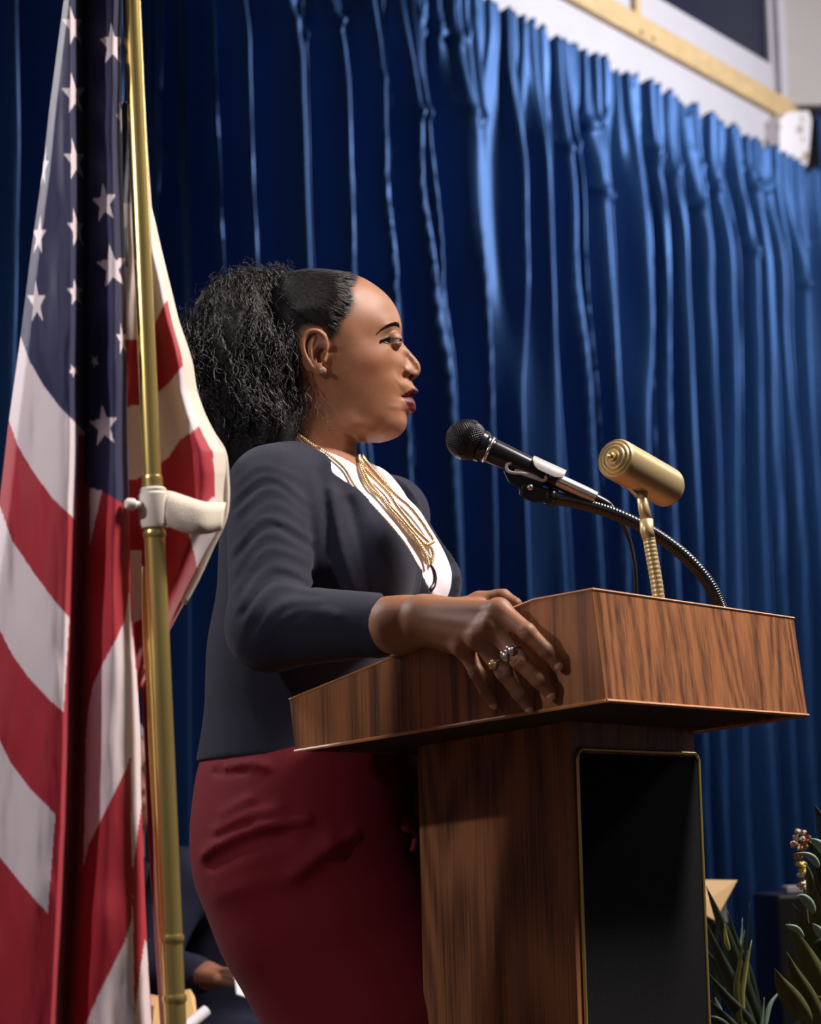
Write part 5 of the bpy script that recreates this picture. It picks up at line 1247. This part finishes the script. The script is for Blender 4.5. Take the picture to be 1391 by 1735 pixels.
# ------------------------------------------------------------------ people seated behind, between the stage and the curtain
M_suit = mat('navy_suit', hexc(34, 36, 56), .85, spec=.2, bump=.3, bscale=600)
M_suitk = mat('black_suit', hexc(24, 24, 30), .85, spec=.2)
M_skin2 = mat('brown_skin', hexc(150, 100, 78), .5, noise=.08, nscale=60, sss=.05)
M_skin3 = mat('light_skin', hexc(205, 150, 125), .5, noise=.06, nscale=60, sss=.05)
M_paper = mat('white_paper', hexc(235, 232, 240), .7, noise=.03, nscale=20)
def sitter(label, head, Y, f, wrist, skin, suit, hairm, glasses=False, shirt=None, lift=0.0):
    f = norm(f); l = norm((-f[1], f[0], 0)); hd = at(head[0], head[1], Y); nb = hd - UP * .19 - f * .03; hip = np.array([nb[0], nb[1], 0]) - f * .06 + UP * .50
    s1 = nb - l * .185 - UP * .045; s2 = nb + l * .185 - UP * .045; wr = at(*wrist); el = (s1 + wr) / 2 - UP * .07 - f * .06 - l * .05
    w2 = hip + f * .34 + l * .10 + UP * .13; e2 = (s2 + w2) / 2 - UP * .06 - f * .05 + l * .05
    lo_ = np.minimum.reduce([hd, hip, s1, s2, wr, w2, el, e2]) - .16; hi_ = np.maximum.reduce([hd, hip, s1, s2, wr, w2, el, e2]) + .17
    lo_ = np.minimum(lo_, hip + f * .5 - .1); hi_ = np.maximum(hi_, hip + f * .55 + .1); lo_[2] = .0
    xs, X, Y_, Z = grid(lo_, hi_, .0115)
    g = rc(X, Y_, Z, nb - UP * .12, hip + UP * .05, .105, .112, (1.4,), (l,)); g = smin(g, rc(X, Y_, Z, s1, s2, .055, .055), .05); g = smin(g, rc(X, Y_, Z, nb, nb - UP * .08, .058, .07), .04)
    for a, b, c in ((s1, el, wr), (s2, e2, w2)): g = smin(g, rc(X, Y_, Z, a, b, .056, .048), .02); g = smin(g, rc(X, Y_, Z, b, c, .048, .034), .02)
    for s in (-1, 1):
        k = hip + f * .43 + l * s * .11; g = smin(g, rc(X, Y_, Z, hip + l * s * .09, k, .085, .065), .03); g = smin(g, rc(X, Y_, Z, k, np.array([k[0], k[1], .10]) - f * .02, .062, .045), .02)
    V, Q = surface_nets(g, *xs); gcore = g + .014
    # head, neck and hands
    parts_ = []
    a = grid(hd - .16, hd + .16, .0055); _, X, Y_, Z = a
    h = ell(X, Y_, Z, hd + UP * .015 - f * .008, (f, l, UP), (.096, .076, .105)); h = smin(h, ell(X, Y_, Z, hd - UP * .055 + f * .018, (f, l, UP), (.062, .055, .062)), .03)
    h = smin(h, rc(X, Y_, Z, hd - UP * .05 - f * .02, nb - UP * .0, .052, .056), .02); h = smin(h, rc(X, Y_, Z, hd + f * .088 + UP * .012, hd + f * .108 - UP * .022, .008, .014), .010)
    h = smax(h, -rc(X, Y_, Z, hd + f * .100 - UP * .056 - l * .018, hd + f * .100 - UP * .056 + l * .018, .004, .004), .004); h = smin(h, rc(X, Y_, Z, hd + f * .080 - UP * .050 - l * .014, hd + f * .080 - UP * .050 + l * .014, .009, .009), .006)
    for s in (-1, 1):
        h = smin(h, ell(X, Y_, Z, hd + l * s * .078 - f * .005, (f, l, UP), (.018, .008, .032)), .004); h = smax(h, -ell(X, Y_, Z, hd + f * .098 + l * s * .032 + UP * .018, (f, l, UP), (.012, .018, .010)), .010)
    parts_.append(surface_nets(h, *a[0]))
    for (w_, e_, sd__) in ((wr, el, 1), (w2, e2, -1)):
        dr = norm(norm(w_ - e_) + f * .9); sv = norm(np.cross(dr, UP)); nv = np.cross(sv, dr); nv = nv if nv[2] > 0 else -nv
        a = grid(w_ - .20, w_ + .20, .0048); _, X, Y_, Z = a
        h = rc(X, Y_, Z, w_ - norm(w_ - e_) * .03, w_ + dr * .02, .027, .025); h = smin(h, rc(X, Y_, Z, w_ + dr * .03, w_ + dr * .075, .030, .034, (.5,), (nv,)), .012)
        for k in range(4):
            b0 = w_ + dr * .085 + sv * (.027 - .018 * k) * 1.0; b1 = b0 + dr * (.036 + .004 * (k in (1, 2))) - nv * .012; b2 = b1 + dr * .018 - nv * (.028 - .004 * (k == 3))
            h = smin(h, rc(X, Y_, Z, b0, b1, .0098, .0088), .004); h = smin(h, rc(X, Y_, Z, b1, b2, .0088, .0072), .003)
        t0 = w_ + dr * .03 + sv * .026 * sd__; h = smin(h, rc(X, Y_, Z, t0, t0 + dr * .045 + sv * .02 * sd__, .013, .010), .006); h = smin(h, rc(X, Y_, Z, t0 + dr * .045 + sv * .02 * sd__, t0 + dr * .075 + sv * .014 * sd__ - nv * .006, .010, .008), .003)
        parts_.append(surface_nets(h, *a[0]))
    # a plain torso core keeps the body in one piece
    VV = []; QQ = []; o_ = 0
    for v, q in parts_: VV.append(v); QQ.append(q + o_); o_ += len(v)
    c_ = hip * .5 + nb * .5; iV, iQ = surface_nets(gcore, *xs); VV.append(iV); QQ.append(iQ + o_)
    root = mesh('person', np.vstack(VV), np.vstack(QQ), skin); tag(root, label, 'person')
    sj = V.copy(); mesh('suit', sj, Q, suit, root)
    for s in (-1, 1):
        k = hip + f * .43 + l * s * .11; ft = np.array([k[0], k[1], .0]) - f * .02
        MB().tube([ft - f * .07 + UP * .045, ft + UP * .045, ft + f * .10 + UP * .035, ft + f * .18 + UP * .028], [.034, .044, .040, .028], 14).build('shoe', M_black, root, smooth=True)
    # hair cap
    a = grid(hd - .15, hd + .16, .0055); _, X, Y_, Z = a
    h = ell(X, Y_, Z, hd + UP * .019 - f * .012, (f, l, UP), (.101, .082, .111)); FWd = (X - hd[0]) * f[0] + (Y_ - hd[1]) * f[1]; UPd = Z - hd[2]
    h = smax(h, -(UPd - .02 - np.clip(FWd + .02, 0, .2) * .75), .006); V2, Q2 = surface_nets(h, *a[0]); mesh('hair', V2, Q2, hairm, root)
    if shirt is not None:
        MB().lathe(nb - UP * .028, UP, [(0, .066), (.012, .066), (.034, .060), (.034, .054), (0, .060)], 24).build('shirt_collar', shirt, root, smooth=True, auto=40)
    if glasses:
        g_ = MB()
        for s in (-1, 1):
            c = hd + f * .101 + l * s * .032 + UP * .018; g_.tube([c + l * .022 * math.cos(q) + UP * .017 * math.sin(q) for q in np.linspace(0, 2 * math.pi, 21)], .0026, 6, caps=False)
            g_.tube([c + l * s * .022 + UP * .004, hd + l * s * .080 + UP * .014, hd + l * s * .082 - f * .02 + UP * .008], .0022, 6)
        g_.tube([hd + f * .103 - l * .010 + UP * .02, hd + f * .103 + l * .010 + UP * .02], .002, 6); g_.build('glasses', M_black, root, smooth=True)
    return root, wr, f, l
M_grey = mat('grey_hair', hexc(120, 118, 122), .7, bump=.8, bscale=120)
sA = sitter('seated person in navy suit with clasped hand showing behind the red skirt', (442, 1268), 4.45, (.80, -.60, 0), (334, 1652, 4.22), M_skin2, M_suit, M_hair)
sC = sitter('seated person with grey hair and glasses glimpsed between flag and pole', (206, 1322), 4.97, (.45, -.89, 0), (262, 1690, 4.70), M_skin2, M_suitk, M_grey, True, M_paper)
sB = sitter('seated person in dark clothes at the bottom left, mostly behind the flag', (-30, 1330), 4.2, (.75, -.66, 0), (18, 1712, 3.90), M_skin3, M_suitk, M_hair)
# papers
def sheetobj(name, pts_, th_, m_, label, cat):
    V = [np.array(p) for p in pts_]; n_ = norm(np.cross(V[1] - V[0], V[2] - V[0])); n_ = n_ if n_[1] > 0 else -n_
    o = MB().hexa(V, [v + n_ * th_ for v in V]).build(name, m_, None, bevel=.0008); return tag(o, label, cat)
sheetobj('folded_programme', [at(393, 1612, 4.13), at(399, 1606, 4.16), at(452, 1682, 4.13), at(440, 1696, 4.09), at(402, 1684, 4.08)], .003, M_paper, 'white folded paper held in the seated person\'s hand beside the red skirt', 'paper')
sheetobj('tan_folder', [at(262, 1688, 4.0), at(322, 1676, 4.0), at(330, 1690, 4.0), at(338, 1760, 3.95), at(255, 1760, 3.95)], .006, mat('manila_card', hexc(226, 184, 120), .7), 'tan folder at the foot of the flag pole', 'folder')
rp = MB().tube([at(306, 1748, 3.92), at(350, 1712, 3.95)], .0095, 18); tag(rp.build('rolled_paper', M_paper, smooth=True, auto=40), 'white rolled paper lying across the tan folder', 'paper')
# ------------------------------------------------------------------ dark box, card on a stand, flower arrangements
def leaf(b, P_, w, fold=.25, n=12, mi=0, nrm=None, prof=None):
    """a folded blade along P_ with half width w (m)"""
    P_ = spline(np.array(P_), n); T, N_, B_ = frames(P_); V = []; F = []
    for i in range(n):
        u = i / (n - 1); ww = w * (prof(u) if prof else 1.1 * math.sin(math.pi * min(1, .05 + .95 * u ** .85)) ** .95)
        vw = norm(P_[i] - CAM); sdv_ = norm(np.cross(T[i], vw) + .35 * (nrm if nrm is not None else N_[i])); up_2 = norm(np.cross(sdv_, T[i]))
        V += [P_[i] - sdv_ * ww + up_2 * ww * fold, P_[i] - sdv_ * ww * .5 + up_2 * ww * fold * .4, P_[i], P_[i] + sdv_ * ww * .5 + up_2 * ww * fold * .4, P_[i] + sdv_ * ww + up_2 * ww * fold]
    for i in range(n - 1):
        for j in range(4): F.append((i * 5 + j, i * 5 + j + 1, (i + 1) * 5 + j + 1, (i + 1) * 5 + j))
    b.add(V, F, mi); return b
def leafmat(name, c, r=.45):
    return mat(name, c, r, spec=.4, noise=.3, nscale=18, stretch=(4, 4, .6))
L_dark = leafmat('dark_green_leaf', hexc(44, 56, 42)); L_olive = leafmat('olive_leaf', hexc(88, 92, 48)); L_lime = leafmat('lime_leaf', hexc(160, 168, 90)); L_pale = leafmat('pale_green_leaf', hexc(150, 178, 160))
def place_leaf(root, name, pts_, w, m_, Yb, fold=.25):
    b = leaf(MB(), [at(p[0], p[1], Yb + (p[2] if len(p) > 2 else 0)) for p in pts_], w, fold, 14, 0, None, lambda u: 1.25 * (math.sin(math.pi * min(1, .04 + .96 * u ** .8)) ** .9) * (1 - .35 * u)); o = b.build(name, m_, root, smooth=True); o.location = -Vector(root.location)
    s_ = o.modifiers.new('s', 'SOLIDIFY'); s_.thickness = .0008; return o
YP = 3.45
pa = empty('palm_arrangement', tuple(at(1262, 1900, YP) * np.array([1, 1, 0])), 'dark palm fronds and grassy blades in a vase right of the lectern', 'plant')
for pts_, w, m_ in [([(1305, 1790), (1262, 1680), (1225, 1575), (1196, 1500)], .011, L_dark), ([(1290, 1780), (1250, 1690), (1215, 1615), (1188, 1545)], .010, L_dark), ([(1300, 1800), (1265, 1720), (1225, 1655), (1190, 1600)], .010, L_dark),
        ([(1300, 1800), (1268, 1735), (1230, 1690), (1192, 1640)], .009, L_dark), ([(1290, 1800), (1262, 1745), (1235, 1690), (1200, 1655)], .008, L_dark), ([(1275, 1800), (1250, 1755), (1222, 1720), (1196, 1690)], .009, L_dark),
        ([(1262, 1790), (1240, 1755), (1215, 1730), (1190, 1722)], .008, L_dark), ([(1300, 1790), (1270, 1660), (1248, 1600), (1232, 1540)], .007, L_dark),
        ([(1236, 1612), (1230, 1590), (1228, 1565)], .0030, L_lime), ([(1234, 1625), (1232, 1600), (1230, 1580)], .0025, L_lime),
        ([(1266, 1790), (1248, 1690), (1252, 1640), (1262, 1575)], .0040, L_olive), ([(1270, 1790), (1256, 1700), (1262, 1650), (1274, 1592)], .0045, L_lime), ([(1268, 1800), (1272, 1710), (1266, 1660), (1267, 1610)], .0055, L_olive),
        ([(1250, 1690), (1246, 1640), (1256, 1590), (1258, 1555)], .0018, L_pale), ([(1258, 1680), (1262, 1620), (1268, 1570), (1270, 1530)], .0012, L_dark), ([(1286, 1760), (1292, 1720), (1295, 1690)], .0018, L_pale), ([(1290, 1770), (1296, 1735), (1306, 1700), (1326, 1675)], .0035, L_pale),
        ([(1226, 1760), (1222, 1722), (1212, 1690)], .005, L_pale), ([(1240, 1770), (1230, 1735), (1216, 1712)], .004, L_pale), ([(1330, 1790), (1345, 1750), (1356, 1722)], .006, L_dark)]:
    place_leaf(pa, 'leaf', pts_, w, m_, YP + random.uniform(-.03, .03))
def pot(root, c, r, h, m_):
    o = MB().lathe(c, UP, [(0, r * .7), (.01, r * .75), (h * .5, r), (h - .02, r * .85), (h, r * .9), (h, r * .8), (h - .03, r * .75)], 32).build('vase', m_, root, smooth=True, auto=40); o.location = -Vector(root.location)
    b = MB()
    for k in range(5): a = k * 1.26; b.tube([c + UP * h * .6 + np.array([math.cos(a), math.sin(a), 0]) * r * .3, c + UP * (h + .12) + np.array([math.cos(a), math.sin(a), 0]) * r * .5], .004, 6)
    o = b.build('stems', L_dark, root, smooth=True); o['kind'] = 'stuff'; o.location = -Vector(root.location)
c = np.array(pa.location); pot(pa, c, .10, .42, mat('dark_vase', hexc(40, 36, 36), .3))
YB = 3.2
la = empty('leaf_arrangement', tuple(at(1400, 1900, YB) * np.array([1, 1, 0])), 'broad olive lily leaves with yellow and cream blooms at the lower right edge', 'plant')
for pts_, w, m_, dy in [([(1375, 1735), (1345, 1700), (1325, 1670), (1312, 1640)], .013, L_olive, -.02), ([(1400, 1760), (1372, 1700), (1345, 1650), (1333, 1612)], .012, L_olive, 0), ([(1410, 1740), (1385, 1670), (1358, 1610), (1336, 1560)], .016, L_olive, .02), ([(1415, 1700), (1395, 1640), (1365, 1580), (1343, 1530)], .015, L_olive, .03),
        ([(1420, 1640), (1398, 1580), (1380, 1520), (1366, 1462)], .016, L_olive, .02), ([(1420, 1560), (1400, 1500), (1385, 1450), (1368, 1424)], .014, L_dark, .0), ([(1420, 1460), (1400, 1420), (1392, 1390), (1380, 1364)], .010, L_dark, .04),
        ([(1362, 1588), (1350, 1575), (1338, 1570), (1330, 1566)], 0.0041, L_pale, -.03), ([(1380, 1548), (1370, 1530), (1358, 1520), (1348, 1520)], 0.0061, L_pale, -.03), ([(1388, 1470), (1378, 1456), (1364, 1448), (1346, 1446)], 0.0048, L_pale, -.03), ([(1400, 1450), (1392, 1436), (1380, 1426), (1371, 1421)], 0.0061, L_pale, -.03),
        ([(1396, 1590), (1385, 1575), (1376, 1564)], 0.0054, L_pale, -.02), ([(1410, 1620), (1392, 1600), (1378, 1600)], .008, L_dark, 0), ([(1400, 1790), (1380, 1760), (1366, 1735), (1360, 1712)], .006, L_olive, 0), ([(1420, 1780), (1400, 1740), (1390, 1700), (1380, 1640)], .015, L_dark, .04), ([(1430, 1600), (1412, 1540), (1400, 1480), (1392, 1420)], .015, L_dark, .05)]:
    place_leaf(la, 'leaf', pts_, w, m_, YB + dy)
c = np.array(la.location); pot(la, c, .11, .45, bpy.data.materials['dark_vase'])
def bloom(root, px, py, Yb, n, r, m_, seed):
    rr = np.random.RandomState(seed); c = at(px, py, Yb); b = MB()
    for k in range(n):
        q = rr.uniform(0, 2 * math.pi); e = rr.uniform(-.4, 1.2); d = norm((math.cos(q), math.sin(q), e)); leaf(b, [c, c + d * r * .6, c + d * r], r * .34, .5, 6, nrm=d)
    b.add(*tube_geo([c - UP * .002, c + UP * .003], .003, 8)); o = b.build('flower', m_, root, smooth=True); o.location = -Vector(root.location); return o
M_fy = mat('yellow_petal', hexc(222, 200, 96), .5, sss=.1); M_fc = mat('cream_petal', hexc(236, 214, 196), .5, sss=.1); M_fp = mat('peach_petal', hexc(190, 140, 105), .5)
for k, (x, y, m_, r) in enumerate([(1356, 1412, M_fc, .009), (1353, 1422, M_fc, .010), (1349, 1430, M_fc, .009), (1358, 1438, M_fp, .011), (1364, 1424, M_fp, .010), (1355, 1452, M_fp, .009), (1358, 1466, M_fy, .009), (1362, 1478, M_fy, .008), (1358, 1484, M_fc, .007), (1360, 1498, M_fc, .009), (1364, 1504, M_fc, .008), (1386, 1684, M_fy, .012), (1392, 1668, M_fy, .010), (1391, 1706, M_fy, .012), (1366, 1722, M_fc, .008)]):
    bloom(la, x, y, YB + .03, 7, r, m_, k)
fs = MB().tube(spline([at(1354, 1410, YB + .032), at(1356, 1450, YB + .034), at(1362, 1500, YB + .034), at(1376, 1620, YB + .034), at(1392, 1735, YB + .03)], 20), .0016, 6).build('flower_stem', L_olive, la, smooth=True); fs.location = -Vector(la.location)
# black box behind the flowers
bc = at(1310, 1516, 4.5); bx_ = MB().box((bc[0] + .22, 4.62, bc[2] / 2), (.22, 0, 0), (0, .16, 0), (0, 0, bc[2] / 2))
tag(bx_.build('equipment_box', M_black, None, bevel=.006), 'black box standing behind the flowers at the lower right', 'box')
wb_ = at(1356, 1508, 4.5); tag(MB().box((wb_[0], 4.55, bc[2] + .008), (.022, 0, 0), (0, .03, 0), (0, 0, .007)).build('small_white_case', M_white, None, bevel=.003), 'small white case lying on top of the black box', 'case')
# cream sheet on a dark stand
st = empty('music_stand', (float(at(1215, 1560, 4.0)[0]), 4.06, 0), 'dark thin stand carrying the cream sheet behind the lectern', 'stand')
sx_, sz_ = at(1215, 1545, 4.0)[0], at(1215, 1545, 4.0)[2]
for nm, b in (('pole', MB().tube([(sx_, 4.06, .03), (sx_, 4.06, sz_)], .008, 10)), ('desk', MB().box((sx_, 4.035, sz_), (.02, 0, 0), (0, .012, .02), (0, .002, -.002))), ('foot', MB().lathe((sx_, 4.06, 0), UP, [(0, .12), (.012, .12), (.03, .02)], 24))):
    o = b.build(nm, M_black, st, smooth=(nm == 'foot'), auto=40 if nm != 'desk' else None); o.location = -Vector(st.location)
sheetobj('cream_sheet', [at(1172, 1490, 4.0), at(1250, 1491, 4.02), at(1212, 1560, 3.99), at(1176, 1540, 3.98)], .004, mat('cream_card', hexc(228, 190, 140), .7), 'cream pointed sheet showing above the palm right of the lectern', 'paper')
